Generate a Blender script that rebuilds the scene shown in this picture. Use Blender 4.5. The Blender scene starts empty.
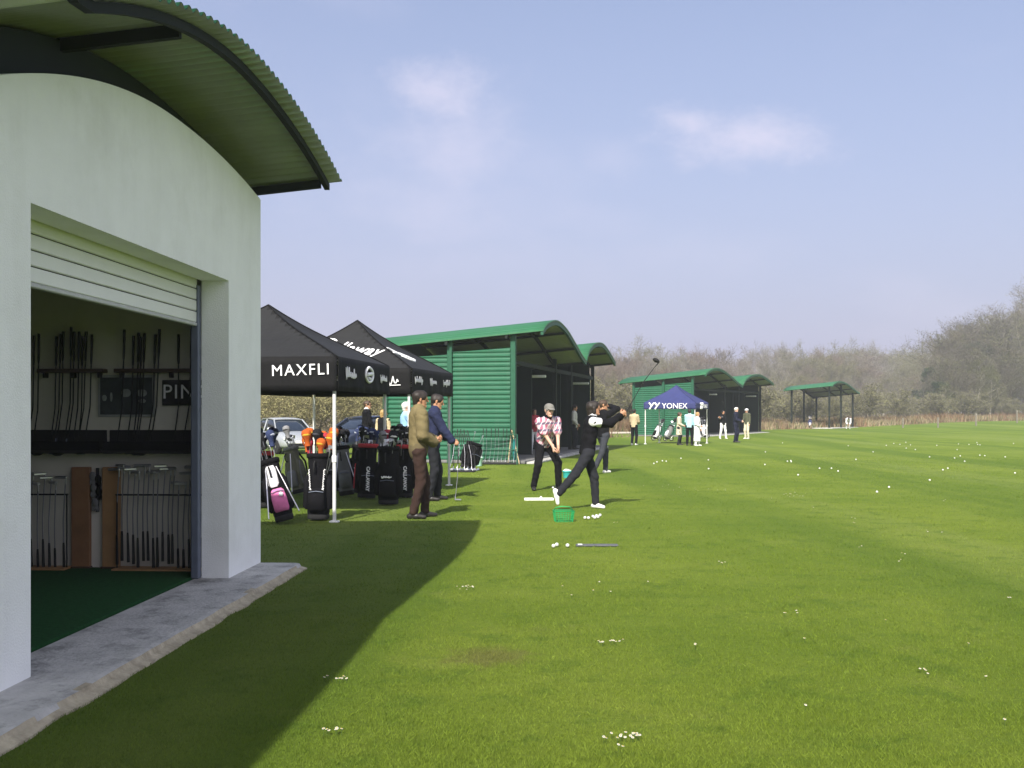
import bpy, math, random
import numpy as np
from mathutils import Vector, Matrix, noise as mnoise
random.seed(7); RNG = np.random.default_rng(11)
SC = bpy.context.scene
COL = SC.collection
F = 1027.0; HZ = 412.0; EYE = 1.5          # focal length in pixels, horizon row, eye height
PI = math.pi
def R(d): return math.radians(d)
def sstep(a, b, x):
    t = np.clip((x-a)/(b-a), 0, 1); return t*t*(3-2*t)
def gz(x, y):
    """height of the ground"""
    return float(-.30*sstep(22, 42, y)*sstep(3, 9, -x) + .45*sstep(22, 60, x)*sstep(50, 110, y)
                 + .05*math.sin(x*.11+.5)*math.sin(y*.09)*sstep(25, 60, y))
def gzv(x, y):
    return -.30*sstep(22, 42, y)*sstep(3, 9, -x) + .45*sstep(22, 60, x)*sstep(50, 110, y) + .05*np.sin(x*.11+.5)*np.sin(y*.09)*sstep(25, 60, y)
def at(px, py):
    """ground point seen at a place in the photograph, used to read off where things stand"""
    z = 0.0
    for _ in range(4):
        Y = F*(EYE-z)/(py-HZ); X = (px-512)/F*Y; z = gz(X, Y)
    return Vector((X, Y, z))

# ------------------------------------------------------------------ mesh collector
class MB:
    def __init__(s): s.v=[]; s.f=[]; s.m=[]; s.s=[]
    def add(s, vs, fs, m=0, smooth=False):
        o=len(s.v); s.v += [tuple(p) for p in vs]
        for f in fs: s.f.append(tuple(i+o for i in f)); s.m.append(m); s.s.append(smooth)
        return s
    def box(s, c, d, m=0, M=None, b=0.0):
        x,y,z=[k/2 for k in d]
        if b<=0:
            vs=[Vector((sx*x,sy*y,sz*z)) for sx in(-1,1) for sy in(-1,1) for sz in(-1,1)]
            fs=[(0,1,3,2),(4,6,7,5),(0,4,5,1),(2,3,7,6),(0,2,6,4),(1,5,7,3)]
        else:   # chamfered box: three inset face quads per corner
            b=min(b,x*.9,y*.9,z*.9); vs=[]; idx={}
            for sx in(-1,1):
                for sy in(-1,1):
                    for sz in(-1,1):
                        for a,p in enumerate(((x,y-b,z-b),(x-b,y,z-b),(x-b,y-b,z))):
                            idx[(sx,sy,sz,a)]=len(vs); vs.append(Vector((sx*p[0],sy*p[1],sz*p[2])))
            fs=[]
            def q(*k):
                p=[idx[i] for i in k]; c0=sum((vs[i] for i in p),Vector())/len(p)
                n=(vs[p[1]]-vs[p[0]]).cross(vs[p[2]]-vs[p[0]])
                fs.append(tuple(p) if n.dot(c0)>0 else tuple(p[::-1]))
            for e in(-1,1):
                q((e,-1,-1,0),(e,1,-1,0),(e,1,1,0),(e,-1,1,0)); q((-1,e,-1,1),(1,e,-1,1),(1,e,1,1),(-1,e,1,1)); q((-1,-1,e,2),(1,-1,e,2),(1,1,e,2),(-1,1,e,2))
            for i in(-1,1):
                for j in(-1,1):
                    q((i,j,-1,0),(i,j,1,0),(i,j,1,1),(i,j,-1,1)); q((i,-1,j,0),(i,1,j,0),(i,1,j,2),(i,-1,j,2)); q((-1,i,j,1),(1,i,j,1),(1,i,j,2),(-1,i,j,2))
                    for k in(-1,1): q((i,j,k,0),(i,j,k,1),(i,j,k,2))
        c=Vector(c)
        if M is not None: vs=[M@v for v in vs]
        s.add([v+c for v in vs], fs, m); return s
    def loft(s, rings, m=0, cap=True, smooth=True, closed=True):
        n=len(rings[0]); vs=[p for r in rings for p in r]; fs=[]
        for i in range(len(rings)-1):
            for j in range(n if closed else n-1):
                k=(j+1)%n; fs.append((i*n+j,i*n+k,(i+1)*n+k,(i+1)*n+j))
        o=len(s.v); s.add(vs,fs,m,smooth)
        if cap and closed:
            s.add(rings[0],[tuple(range(n))[::-1]],m); s.add(rings[-1],[tuple(range(n))],m)
        return s
    def tube(s, pts, rad, n=8, m=0, cap=True, smooth=True):
        pts=[Vector(p) for p in pts]
        if not hasattr(rad,'__len__'): rad=[rad]*len(pts)
        rings=[]; prev=None
        for i,p in enumerate(pts):
            t=(pts[min(i+1,len(pts)-1)]-pts[max(i-1,0)]).normalized()
            if prev is None:
                a=Vector((0,0,1)) if abs(t.z)<.9 else Vector((1,0,0)); u=t.cross(a).normalized()
            else: u=(prev-t*prev.dot(t)).normalized()
            prev=u; w=t.cross(u)
            rings.append([p+(u*math.cos(2*PI*k/n)+w*math.sin(2*PI*k/n))*rad[i] for k in range(n)])
        return s.loft(rings,m,cap,smooth)
    def lathe(s, prof, n=20, m=0, c=(0,0,0), cap=True):
        return s.loft([[Vector((c[0]+r*math.cos(2*PI*k/n),c[1]+r*math.sin(2*PI*k/n),c[2]+z)) for k in range(n)] for r,z in prof],m,cap)
    def ell(s, c, r, n=12, m=0, M=None):
        rings=[]
        for i in range(1,n//2+2):
            th=PI*i/(n//2+2)
            rg=[Vector((r[0]*math.sin(th)*math.cos(2*PI*k/n),r[1]*math.sin(th)*math.sin(2*PI*k/n),-r[2]*math.cos(th))) for k in range(n)]
            rings.append([(M@p if M is not None else p)+Vector(c) for p in rg])
        return s.loft(rings,m)
    def prism(s, poly, d0, d1, fn, m=0):
        """poly in 2-D, extruded from d0 to d1; fn(a,b,d) gives the point"""
        n=len(poly); A=[fn(a,b,d0) for a,b in poly]; B=[fn(a,b,d1) for a,b in poly]
        s.add(A+B,[tuple(range(n)),tuple(range(2*n-1,n-1,-1))]+[(i,i+n,(i+1)%n+n,(i+1)%n) for i in range(n)],m); return s
    def sheet(s, P, t, m=0, smooth=True):
        """closed thin shell from a grid of points P[i][j] and an offset vector t"""
        ni=len(P); nj=len(P[0]); t=Vector(t); o=len(s.v)
        vs=[Vector(p) for r in P for p in r]; vs+= [p+t for p in vs]; N=ni*nj; fs=[]
        I=lambda i,j,k: k*N+i*nj+j
        for i in range(ni-1):
            for j in range(nj-1):
                fs.append((I(i,j,0),I(i,j+1,0),I(i+1,j+1,0),I(i+1,j,0))); fs.append((I(i,j,1),I(i+1,j,1),I(i+1,j+1,1),I(i,j+1,1)))
        s.add(vs,fs,m,smooth)
        e=[]
        for i in range(ni-1): e+= [(I(i,0,0),I(i+1,0,0),I(i+1,0,1),I(i,0,1)),(I(i,nj-1,0),I(i,nj-1,1),I(i+1,nj-1,1),I(i+1,nj-1,0))]
        for j in range(nj-1): e+= [(I(0,j,0),I(0,j,1),I(0,j+1,1),I(0,j+1,0)),(I(ni-1,j,0),I(ni-1,j+1,0),I(ni-1,j+1,1),I(ni-1,j,1))]
        for f in e: s.f.append(tuple(i+o for i in f)); s.m.append(m); s.s.append(False)
        return s
    def build(s, name, mats, parent=None, loc=None):
        me=bpy.data.meshes.new(name); me.from_pydata(s.v,[],s.f)
        if not isinstance(mats,(list,tuple)): mats=[mats]
        for mm in mats: me.materials.append(mm)
        me.polygons.foreach_set('material_index',s.m); me.polygons.foreach_set('use_smooth',s.s)
        me.validate(); me.update()
        return link(name,me,parent,loc)
def link(name, me, parent=None, loc=None):
    o=bpy.data.objects.new(name,me); COL.objects.link(o)
    if parent is not None: o.parent=parent
    if loc is not None: o.location=loc
    return o
def np_mesh(name, V, Fc, mats, smooth=True, mi=None):
    """mesh from numpy vertices and faces that all have the same number of corners"""
    me=bpy.data.meshes.new(name); k=Fc.shape[1]; n=len(Fc)
    me.vertices.add(len(V)); me.vertices.foreach_set('co',np.ascontiguousarray(V,dtype=np.float32).ravel())
    me.loops.add(n*k); me.loops.foreach_set('vertex_index',np.ascontiguousarray(Fc,dtype=np.int32).ravel())
    me.polygons.add(n); me.polygons.foreach_set('loop_start',np.arange(0,n*k,k,dtype=np.int32))
    me.polygons.foreach_set('use_smooth',np.full(n,smooth,dtype=bool))
    for m in mats: me.materials.append(m)
    if mi is not None: me.polygons.foreach_set('material_index',mi.astype(np.int32))
    me.update(calc_edges=True); return me
def tag(o, label=None, cat=None, group=None, kind=None):
    if label: o['label']=label
    if cat: o['category']=cat
    if group: o['group']=group
    if kind: o['kind']=kind
    return o
def thing(name, loc=(0,0,0), rz=0.0, label=None, cat=None, group=None):
    o=bpy.data.objects.new(name,None); COL.objects.link(o); o.location=loc; o.rotation_euler=(0,0,rz)
    o.empty_display_size=.2
    return tag(o,label,cat,group)
def dup(root, M=None, label=None, group=None):
    """a copy of a thing with copies of its parts and sub-parts"""
    r=root.copy(); COL.objects.link(r)
    for c in list(root.children):
        d=c.copy(); COL.objects.link(d); d.parent=r
        for g in list(c.children):
            e=g.copy(); COL.objects.link(e); e.parent=d
    if M is not None: r.matrix_world=M; r.matrix_basis=M
    if label: r['label']=label
    if group: r['group']=group
    return r
def frame(x, y, z, o=(0,0,0)):
    M=Matrix((x,y,z)).transposed().to_4x4(); M.translation=Vector(o); return M
_TC={}
def text_geo(body, size=1.0, shear=0.0, off=0.0, ext=.01, space=1.0):
    key=(body,size,shear,off,ext,space)
    if key not in _TC:
        cu=bpy.data.curves.new('lettering','FONT'); cu.body=body; cu.size=size; cu.shear=shear; cu.offset=off; cu.extrude=ext
        cu.space_character=space; cu.align_x='CENTER'; cu.align_y='CENTER'; cu.resolution_u=3
        o=bpy.data.objects.new('lettering',cu); COL.objects.link(o)
        dg=bpy.context.evaluated_depsgraph_get(); me=bpy.data.meshes.new_from_object(o.evaluated_get(dg))
        _TC[key]=([v.co.copy() for v in me.vertices],[tuple(p.vertices) for p in me.polygons])
        bpy.data.objects.remove(o); bpy.data.curves.remove(cu); bpy.data.meshes.remove(me)
    return _TC[key]
def lettering(name, body, size, fn, material, parent, **k):
    """solid letters laid on a surface: fn(u,v,h) maps text space to the parent's space"""
    vs,fs=text_geo(body,size,**k); mb=MB(); mb.add([fn(v.x,v.y,v.z) for v in vs],fs); return mb.build(name,material,parent)

# ------------------------------------------------------------------ materials
def new_mat(name):
    m=bpy.data.materials.new(name); m.use_nodes=True; nt=m.node_tree; return m,nt,nt.nodes['Principled BSDF']
_M={}
def mat(name, col, rough=.7, var=.12, scale=6.0, bump=0.0, bscale=40.0, metal=0.0, spec=.4, coat=0.0, dirt=None, streak=None):
    if name in _M: return _M[name]
    m,nt,b=new_mat(name); N=nt.nodes; L=nt.links
    tc=N.new('ShaderNodeTexCoord'); nz=N.new('ShaderNodeTexNoise'); nz.inputs['Scale'].default_value=scale; nz.inputs['Detail'].default_value=5; nz.inputs['Roughness'].default_value=.62
    L.new(tc.outputs['Object'],nz.inputs['Vector'])
    rp=N.new('ShaderNodeValToRGB'); rp.color_ramp.elements[0].position=.3; rp.color_ramp.elements[1].position=.7
    c=Vector(col); rp.color_ramp.elements[0].color=(*(c*(1-var)),1); rp.color_ramp.elements[1].color=(*[min(1,k) for k in c*(1+var)],1)
    L.new(nz.outputs['Fac'],rp.inputs['Fac']); out=rp.outputs['Color']
    if dirt:   # (colour, amount, scale): stains with a shape of their own
        n2=N.new('ShaderNodeTexNoise'); n2.inputs['Scale'].default_value=dirt[2]; n2.inputs['Detail'].default_value=8; n2.inputs['Roughness'].default_value=.7
        L.new(tc.outputs['Object'],n2.inputs['Vector'])
        mr=N.new('ShaderNodeMapRange'); mr.inputs[1].default_value=.5; mr.inputs[2].default_value=.72; mr.inputs[4].default_value=dirt[1]
        L.new(n2.outputs['Fac'],mr.inputs[0]); mx=N.new('ShaderNodeMix'); mx.data_type='RGBA'
        L.new(mr.outputs[0],mx.inputs[0]); L.new(out,mx.inputs[6]); mx.inputs[7].default_value=(*dirt[0],1); out=mx.outputs[2]
    if streak:   # (colour, amount, scale): runs of dirt and fading that follow the rain
        mp=N.new('ShaderNodeMapping'); mp.inputs['Scale'].default_value=streak[2]; L.new(tc.outputs['Object'],mp.inputs['Vector'])
        n4=N.new('ShaderNodeTexNoise'); n4.inputs['Scale'].default_value=1; n4.inputs['Detail'].default_value=7; n4.inputs['Roughness'].default_value=.65; L.new(mp.outputs[0],n4.inputs['Vector'])
        m4=N.new('ShaderNodeMapRange'); m4.inputs[1].default_value=.47; m4.inputs[2].default_value=.75; m4.inputs[4].default_value=streak[1]; L.new(n4.outputs['Fac'],m4.inputs[0])
        x4=N.new('ShaderNodeMix'); x4.data_type='RGBA'; L.new(m4.outputs[0],x4.inputs[0]); L.new(out,x4.inputs[6]); x4.inputs[7].default_value=(*streak[0],1); out=x4.outputs[2]
    L.new(out,b.inputs['Base Color'])
    b.inputs['Roughness'].default_value=rough; b.inputs['Metallic'].default_value=metal; b.inputs['Specular IOR Level'].default_value=spec; b.inputs['Coat Weight'].default_value=coat
    if bump:
        n3=N.new('ShaderNodeTexNoise'); n3.inputs['Scale'].default_value=bscale; n3.inputs['Detail'].default_value=6
        L.new(tc.outputs['Object'],n3.inputs['Vector']); bp=N.new('ShaderNodeBump'); bp.inputs['Strength'].default_value=bump; bp.inputs['Distance'].default_value=.02
        L.new(n3.outputs['Fac'],bp.inputs['Height']); L.new(bp.outputs['Normal'],b.inputs['Normal'])
    _M[name]=m; return m
def cloth(name, col, **k):
    k.setdefault('var',.14); k.setdefault('bump',.35); k.setdefault('bscale',26); k.setdefault('rough',.88); k.setdefault('spec',.2 if max(col)>.05 else .07)
    return mat(name,col,**k)
M_white=mat('white_render',(.85,.86,.84),.85,.03,3,.25,90,dirt=((.66,.66,.61),.40,1.3),streak=((.55,.55,.49),.16,(3,3,.4)))
M_shutter=mat('shutter_white',(.74,.75,.72),.45,.03,4)
M_steel=mat('grey_blue_steel',(.13,.15,.20),.45,.1,9,metal=.3)
M_roof=mat('green_roof_sheet',(.022,.120,.045),.42,.10,1.5,spec=.5,dirt=((.045,.125,.06),.4,2.5),streak=((.05,.14,.08),.6,(.25,3,3)))
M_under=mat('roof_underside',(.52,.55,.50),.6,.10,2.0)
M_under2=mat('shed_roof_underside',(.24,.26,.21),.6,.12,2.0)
M_beam=mat('dark_beam',(.014,.019,.016),.7,.15,6,spec=.15)
M_clad=mat('green_cladding',(.012,.098,.050),.45,.09,1.2,spec=.45,dirt=((.025,.105,.06),.45,1.8),streak=((.045,.115,.075),.6,(5,5,.3)))
M_post=mat('green_post',(.008,.075,.038),.5,.1,4)
M_shade_green=mat('shade_green_panel',(.004,.013,.009),.7,.2,3)  # green darkened: the shade inside the sheds is painted into the colour
M_conc=mat('concrete',(.45,.44,.41),.92,.16,5,.6,35,dirt=((.09,.09,.085),.85,3.6))
M_carpet=mat('green_carpet',(.012,.065,.018),.98,.25,30,.6,160,spec=.1)
M_inwall=mat('shop_wall',(.62,.59,.51),.9,.06,3)
M_dark=mat('near_black',(.008,.008,.009),.75,.25,12)
M_black=cloth('black_fabric',(.0075,.0075,.009))
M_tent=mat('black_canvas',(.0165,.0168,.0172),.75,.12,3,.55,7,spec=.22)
M_valance=mat('shaded_canvas_skirt',(.0085,.0085,.009),.8,.12,5,.5,8,spec=.15)  # same canvas as the canopy, with the skirt's shade put into its colour
M_bluetent=mat('blue_canvas',(.030,.037,.125),.75,.10,5,spec=.3)
M_pole=mat('white_tent_pole',(.60,.60,.58),.45,.06,5,spec=.4)
M_letter=mat('white_lettering',(.82,.82,.82),.6,.02,5)
M_wood=mat('brown_board',(.34,.19,.08),.65,.2,4)
M_shelf=mat('dark_brown_shelf',(.055,.032,.018),.6,.2,6)
M_chrome=mat('polished_shaft',(.26,.26,.28),.42,.05,9,metal=.9)
M_grip=mat('black_rubber',(.016,.016,.016),.85,.2,20)
M_ironhead=mat('iron_head_steel',(.50,.50,.52),.3,.1,20,metal=.9)
M_rubber=mat('tyre_rubber',(.012,.012,.013),.9,.2,30)
M_glass=mat('dark_car_glass',(.014,.020,.032),.08,.05,3,spec=.8)
M_silver=mat('silver_car_paint',(.36,.38,.40),.3,.03,4,metal=.25,coat=.6)
M_navycar=mat('dark_blue_car_paint',(.018,.025,.05),.28,.05,4,coat=.6)
M_rim=mat('alloy_rim',(.5,.5,.52),.3,.05,6,metal=.8)
M_lens=mat('lamp_lens',(.7,.7,.72),.15,.05,30,spec=.8)
M_red=mat('red_lens',(.35,.01,.01),.2,.05,30)
M_wpaint=mat('white_plastic',(.80,.80,.78),.45,.03,8)
M_bark=mat('bark',(.115,.10,.075),.95,.3,4,.6,20,spec=.1)
M_bark2=mat('pale_bark',(.30,.28,.23),.95,.3,4,.6,20,spec=.1)
M_hair={'dark':mat('dark_hair',(.018,.013,.010),.6,.3,30),'brown':mat('brown_hair',(.05,.03,.018),.6,.3,30),
        'blonde':mat('blonde_hair',(.33,.21,.08),.6,.25,30),'white':mat('white_hair',(.62,.60,.56),.7,.12,30),'grey':mat('grey_hair',(.26,.25,.24),.7,.15,30)}
M_skin=mat('skin',(.46,.255,.165),.55,.10,9,spec=.4)
M_eye=mat('eye_dark',(.03,.02,.02),.2,.1,5); M_lip=mat('lips',(.34,.13,.10),.5,.05,5)
# tuning
EXPO=0.9; SKY_STR=.107; SKY_VEIL=(1.9,.93); SKY_HAZE=(2.6,2.55,3.65); SKY_CLOUD=(4.5,4.2,5.0); SKY_FILL=(4.3,4.4,5.5); HAZE=.0010; CT=9
GRASS=((.118,.174,.017),(.162,.215,.026),(.082,.138,.014),(.070,.125,.014),(.19,.213,.052),(.172,.22,.048))
# ------------------------------------------------------------------ smooth bodies from signed distances
def surface_nets(D, org, vox):
    S=D<0; nx,ny,nz=D.shape
    c=np.zeros((nx-1,ny-1,nz-1),np.int8)
    for i in(0,1):
        for j in(0,1):
            for k in(0,1): c+=S[i:nx-1+i,j:ny-1+j,k:nz-1+k]
    act=(c>0)&(c<8); idx=np.argwhere(act); vid=np.full(act.shape,-1,np.int64); vid[act]=np.arange(len(idx))
    pos=np.zeros((len(idx),3)); cnt=np.zeros(len(idx))
    cs=[(i,j,k) for i in(0,1) for j in(0,1) for k in(0,1)]
    for a in cs:
        for ax in range(3):
            if a[ax]==0:
                b=list(a); b[ax]=1; a_=np.array(a); b_=np.array(b)
                da=D[tuple((idx+a_).T)]; db=D[tuple((idx+b_).T)]; m=(da<0)!=(db<0)
                t=np.where(m,da/np.where(m,da-db,1),0); pos+=m[:,None]*(a_+t[:,None]*(b_-a_)); cnt+=m
    V=(idx+pos/np.maximum(cnt,1)[:,None])*vox+np.array(org); Q=[]
    for ax in range(3):
        u,v=(ax+1)%3,(ax+2)%3
        A=np.moveaxis(S,ax,0); ch=A[:-1]!=A[1:]
        ch=np.moveaxis(ch,0,ax); p=np.argwhere(ch)
        p=p[(p[:,u]>0)&(p[:,v]>0)&(p[:,u]<D.shape[u]-1)&(p[:,v]<D.shape[v]-1)]
        eu=np.eye(3,dtype=int)[u]; ev=np.eye(3,dtype=int)[v]
        q=np.stack([vid[tuple(x.T)] for x in (p,p-eu,p-eu-ev,p-ev)],1); ins=S[tuple(p.T)]
        q[~ins]=q[~ins][:,::-1]; Q.append(q)
    Q=np.concatenate(Q); return V,Q[(Q>=0).all(1)]
def sdf(prims, vox, k=.02, fold=0.0, seed=0, clip=None):
    """prims: (a,b,ra,rb[,flat axis,flatness][,'-']); returns vertices and quads of the blended solid"""
    pts=[]
    for p in prims:
        r=max(p[2],p[3])+k
        for q in p[:2]: pts+= [np.array(q)-r,np.array(q)+r]
    lo=np.min(pts,0)-3*vox; hi=np.max(pts,0)+3*vox
    ax=[np.arange(lo[i],hi[i]+vox,vox) for i in range(3)]; D=np.full([len(a) for a in ax],.5,np.float32)
    for p in prims:
        a=np.array(p[0],float); b=np.array(p[1],float); ra,rb=p[2],p[3]; ext=list(p[4:]); neg='-' in [e for e in ext if isinstance(e,str)]
        pad=max(ra,rb)+2.5*k+2*vox; l=np.minimum(a,b)-pad; h=np.maximum(a,b)+pad
        sl=tuple(slice(max(0,int((l[i]-lo[i])/vox)),min(len(ax[i]),int((h[i]-lo[i])/vox)+2)) for i in range(3))
        X=ax[0][sl[0]][:,None,None]-a[0]; Y=ax[1][sl[1]][None,:,None]-a[1]; Z=ax[2][sl[2]][None,None,:]-a[2]
        ba=b-a; bb=max(float(ba@ba),1e-9); t=np.clip((X*ba[0]+Y*ba[1]+Z*ba[2])/bb,0,1)
        qx,qy,qz=X-t*ba[0],Y-t*ba[1],Z-t*ba[2]; d2=qx*qx+qy*qy+qz*qz
        if len(ext)>=2 and not isinstance(ext[0],str):
            n=np.array(ext[0],float); n/=np.linalg.norm(n); d2=d2+(ext[1]**2-1)*(qx*n[0]+qy*n[1]+qz*n[2])**2
        d=np.sqrt(d2)-(ra+t*(rb-ra)); o=D[sl]
        if neg: D[sl]=np.maximum(o,-d)
        else:
            hh=np.clip(.5+.5*(o-d)/k,0,1); D[sl]=o+(d-o)*hh-k*hh*(1-hh)
    if fold:
        rs=np.random.default_rng(seed); X,Y,Z=np.meshgrid(*ax,indexing='ij',sparse=True); ph=rs.uniform(0,6,6)
        w=1.25*np.sin(21*X+4*np.sin(9*Z+ph[0])+ph[1])*np.sin(33*Z+5*np.sin(11*X+ph[2])+3*np.sin(13*Y+ph[3])+ph[4])+.6*np.sin(47*Z+23*Y+5*np.sin(17*X)+ph[5])
        D=D+(fold*w).astype(np.float32)
    if isinstance(clip,tuple):
        p0,n0=clip; n0=np.array(n0,float); n0/=np.linalg.norm(n0)
        D=np.maximum(D,-((ax[0][:,None,None]-p0[0])*n0[0]+(ax[1][None,:,None]-p0[1])*n0[1]+(ax[2][None,None,:]-p0[2])*n0[2])).astype(np.float32)
    elif clip is not None:
        Z=ax[2][None,None,:]; D=np.maximum(D,(clip-Z)+0*D)
    D[0]=D[-1]=.5; D[:,0]=D[:,-1]=.5; D[:,:,0]=D[:,:,-1]=.5
    return surface_nets(D,lo,vox)
def ik(a, b, l1, l2, pole):
    d=b-a; L=min(max(d.length,1e-4),(l1+l2)*.998); u=d.normalized(); b=a+u*L
    x=(l1*l1-l2*l2+L*L)/(2*L); y=math.sqrt(max(l1*l1-x*x,0)); p=Vector(pole); p=p-u*p.dot(u)
    p=p.normalized() if p.length>1e-5 else Vector((0,0,1)); return a+u*x+p*y, b
def V3(*a): return Vector(a)
def hand_prims(w, d, palm, side, curl, s=1.0):
    """palm, four bent fingers of different lengths and a thumb from the palm's side; d: pointing direction, palm: way the palm faces"""
    d=d.normalized(); palm=(palm-d*palm.dot(d)); palm=palm.normalized() if palm.length>1e-4 else d.orthogonal().normalized()
    sv=d.cross(palm).normalized()*side      # towards the thumb
    P=[(w-d*.03*s,w+d*.01*s,.026*s,.028*s),(w+d*.015*s,w+d*.075*s,.036*s,.041*s,palm,2.1)]
    for i,(o,l) in enumerate(((.030,.072),(.010,.083),(-.011,.077),(-.031,.058))):
        b=w+d*(.088-.004*abs(i-1))*s+sv*o*s; c1=curl*(.8+.08*i); d1=d*math.cos(c1)+palm*math.sin(c1)+sv*(.06*(1.5-i))*(1-min(curl,1))
        c2=c1+curl*.9; d2=d*math.cos(c2)+palm*math.sin(c2); c3=c2+curl*.5; d3=d*math.cos(c3)+palm*math.sin(c3)
        m=b+d1*l*.45*s; n=m+d2*l*.32*s; P+= [(b-d*.012*s,m,.0098*s,.0092*s),(m,n,.0092*s,.0086*s),(n,n+d3*l*.23*s,.0086*s,.0072*s)]
    tb=w+d*.028*s+sv*.030*s+palm*.006*s; t1=(d*.62+sv*.62+palm*.45*min(curl+.3,1)).normalized(); tm=tb+t1*.042*s; t2=(d*.85+sv*(.35-.5*curl*.5)+palm*.5*min(curl+.2,1)).normalized()
    P+= [(tb-t1*.012*s,tm,.0145*s,.0115*s),(tm,tm+t2*.034*s,.0112*s,.0088*s)]
    return P
def join_parts(parts):
    V=[];Q=[];I=[];o=0
    for v,q,mi in parts: V.append(v); Q.append(q+o); I.append(mi if hasattr(mi,'__len__') else np.full(len(q),mi)); o+=len(v)
    return np.concatenate(V),np.concatenate(Q),np.concatenate(I)
def person(loc, face, H, label, pose, outfit, vox=.016, group=None):
    """face: heading in degrees from +X; pose and outfit are dicts. Body local: right +X, forward +Y, up +Z, drawn for 1.75 m then scaled"""
    g=pose.get; s=H/1.775; U=V3(0,0,1)
    root=thing('person',loc,R(face-90),label,'person',group); root.scale=(s,s,s)
    P=V3(*g('pelvis',(0,0,.957))); sp=V3(*g('spine',(0,.03,1))).normalized()
    tw=R(g('twist',0)); ht=R(g('hip_twist',0))
    hs=V3(math.cos(ht),math.sin(ht),0); ss=V3(math.cos(tw),math.sin(tw),g('shoulder_tilt',0)).normalized()
    ss=(ss-sp*ss.dot(sp)).normalized(); ff=sp.cross(ss)*1.0; ff=(-ff if ff.dot(V3(-math.sin(tw),math.cos(tw),0))<0 else ff)
    hf=V3(-math.sin(ht),math.cos(ht),0)
    C=P+sp*.50; nb=C+sp*.05
    hd=R(g('head_turn',0)); hp=R(g('head_pitch',0)); f0=V3(-math.sin(hd),math.cos(hd),0)
    hf_=(f0*math.cos(hp)+U*math.sin(hp)); hu=(U*math.cos(hp)-f0*math.sin(hp)); hr=hf_.cross(hu)
    hc=nb+(sp*.5+hu*.5).normalized()*.155+hf_*.015
    fem=outfit.get('female',False); sw=.158 if fem else .178
    SH={'L':C-ss*sw-sp*.015,'R':C+ss*sw-sp*.015}; HP={'L':P-hs*.088-U*.03,'R':P+hs*.088-U*.03}
    AR={};LG={}
    for k,sg in(('L',-1),('R',1)):
        t=V3(*g('hand'+k,(sg*.25,.05,.86))); e,w=ik(SH[k],t,.285,.255,V3(*g('elbow'+k,(sg*.5,-1,-.3)))); AR[k]=(e,w)
        an=V3(*g('foot'+k,(sg*.11,0,.09))); kn,an=ik(HP[k],an,.425,.425,V3(*g('knee'+k,(sg*.15,1,0)))); LG[k]=(kn,an)
    fat=outfit.get('fat',1.0)
    # ---- the body: head, neck, trunk, arms, hands, legs in one mesh
    hv=max(.0055,vox*.42)
    head=[(hc+hu*.030-hf_*.030,hc+hu*.032+hf_*.024,.078,.074),(hc+hf_*.030+hu*.0,hc+hf_*.046-hu*.082,.062,.040),(hc+hf_*.028-hu*.03,hc+hf_*.028-hu*.07,.058,.048),
          (hc+hf_*.094+hu*.012,hc+hf_*.112-hu*.026,.009,.0145),(hc-hr*.034+hf_*.082+hu*.022,hc+hr*.034+hf_*.082+hu*.022,.014,.014),
          (hc-hr*.020+hf_*.083-hu*.057,hc+hr*.020+hf_*.083-hu*.057,.010,.010),(hc+hf_*.078-hu*.098,hc+hf_*.080-hu*.1,.020,.020),
          (hc-hf_*.020-hu*.045,nb-sp*.05,.054,.062)]
    for sg in(-1,1): head+= [(hc+hr*sg*.079-hf_*.008+hu*.012,hc+hr*sg*.077-hf_*.004-hu*.025,.021,.014,hr,2.4)]
    for sg in(-1,1): head+= [(hc+hr*sg*.032+hf_*.104+hu*.004,hc+hr*sg*.034+hf_*.104+hu*.004,.0135,.0135,'-')]
    for sg in(-1,1): head+= [(hc+hr*sg*.032+hf_*.086+hu*.003,hc+hr*sg*.032+hf_*.086+hu*.003,.0125,.0125)]
    v,q=sdf(head,hv,.014); cen=v[q].mean(1); mi=np.zeros(len(q),int)
    for sg in(-1,1): mi[np.linalg.norm(cen-np.array(hc+hr*sg*.032+hf_*.096+hu*.003),axis=1)<.0115]=1
    lp=cen-np.array(hc+hf_*.092-hu*.057); rr=lp@np.array(hr); uu=lp@np.array(hu); ffd=lp@np.array(hf_); mi[(abs(rr)<.026)&(abs(uu)<.0085)&(ffd>-.012)]=2
    parts=[(v,q,mi)]
    body=[(P-U*.02,P+sp*.22,.135,.125,hf,1.4),(P+sp*.22,C-sp*.08,.125,.145,ff,1.45),(SH['L'],SH['R'],.05,.05),(C-sp*.02,nb,.075,.055)]
    for k in'LR':
        e,w=AR[k]; body+= [(SH[k],e,.048,.038),(e,w,.038,.026)]; kn,an=LG[k]; body+= [(HP[k],kn,.078,.053),(kn,kn*.55+an*.45,.052,.050),(kn*.55+an*.45,an,.048,.034)]
    v,q=sdf(body,max(vox,.014),.025); parts.append((v,q,0))
    for k,sg in(('L',1),('R',-1)):
        e,w=AR[k]; d=V3(*g('hdir'+k)) if g('hdir'+k) else (w-e); pn=V3(*g('palm'+k,(-sg*-1.0,0.1,0)))
        v,q=sdf(hand_prims(w,d,pn,-sg,g('curl'+k,.45)),max(.0048,vox*.34),.004); parts.append((v,q,3 if ('glove'+k) in outfit else 0))
    V,Q,I=join_parts(parts); mats=[outfit.get('skin',M_skin),M_eye,M_lip,outfit.get('gloveL') or outfit.get('gloveR') or M_skin]
    link('body',np_mesh('body',V,Q,mats,True,I),root)
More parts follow.
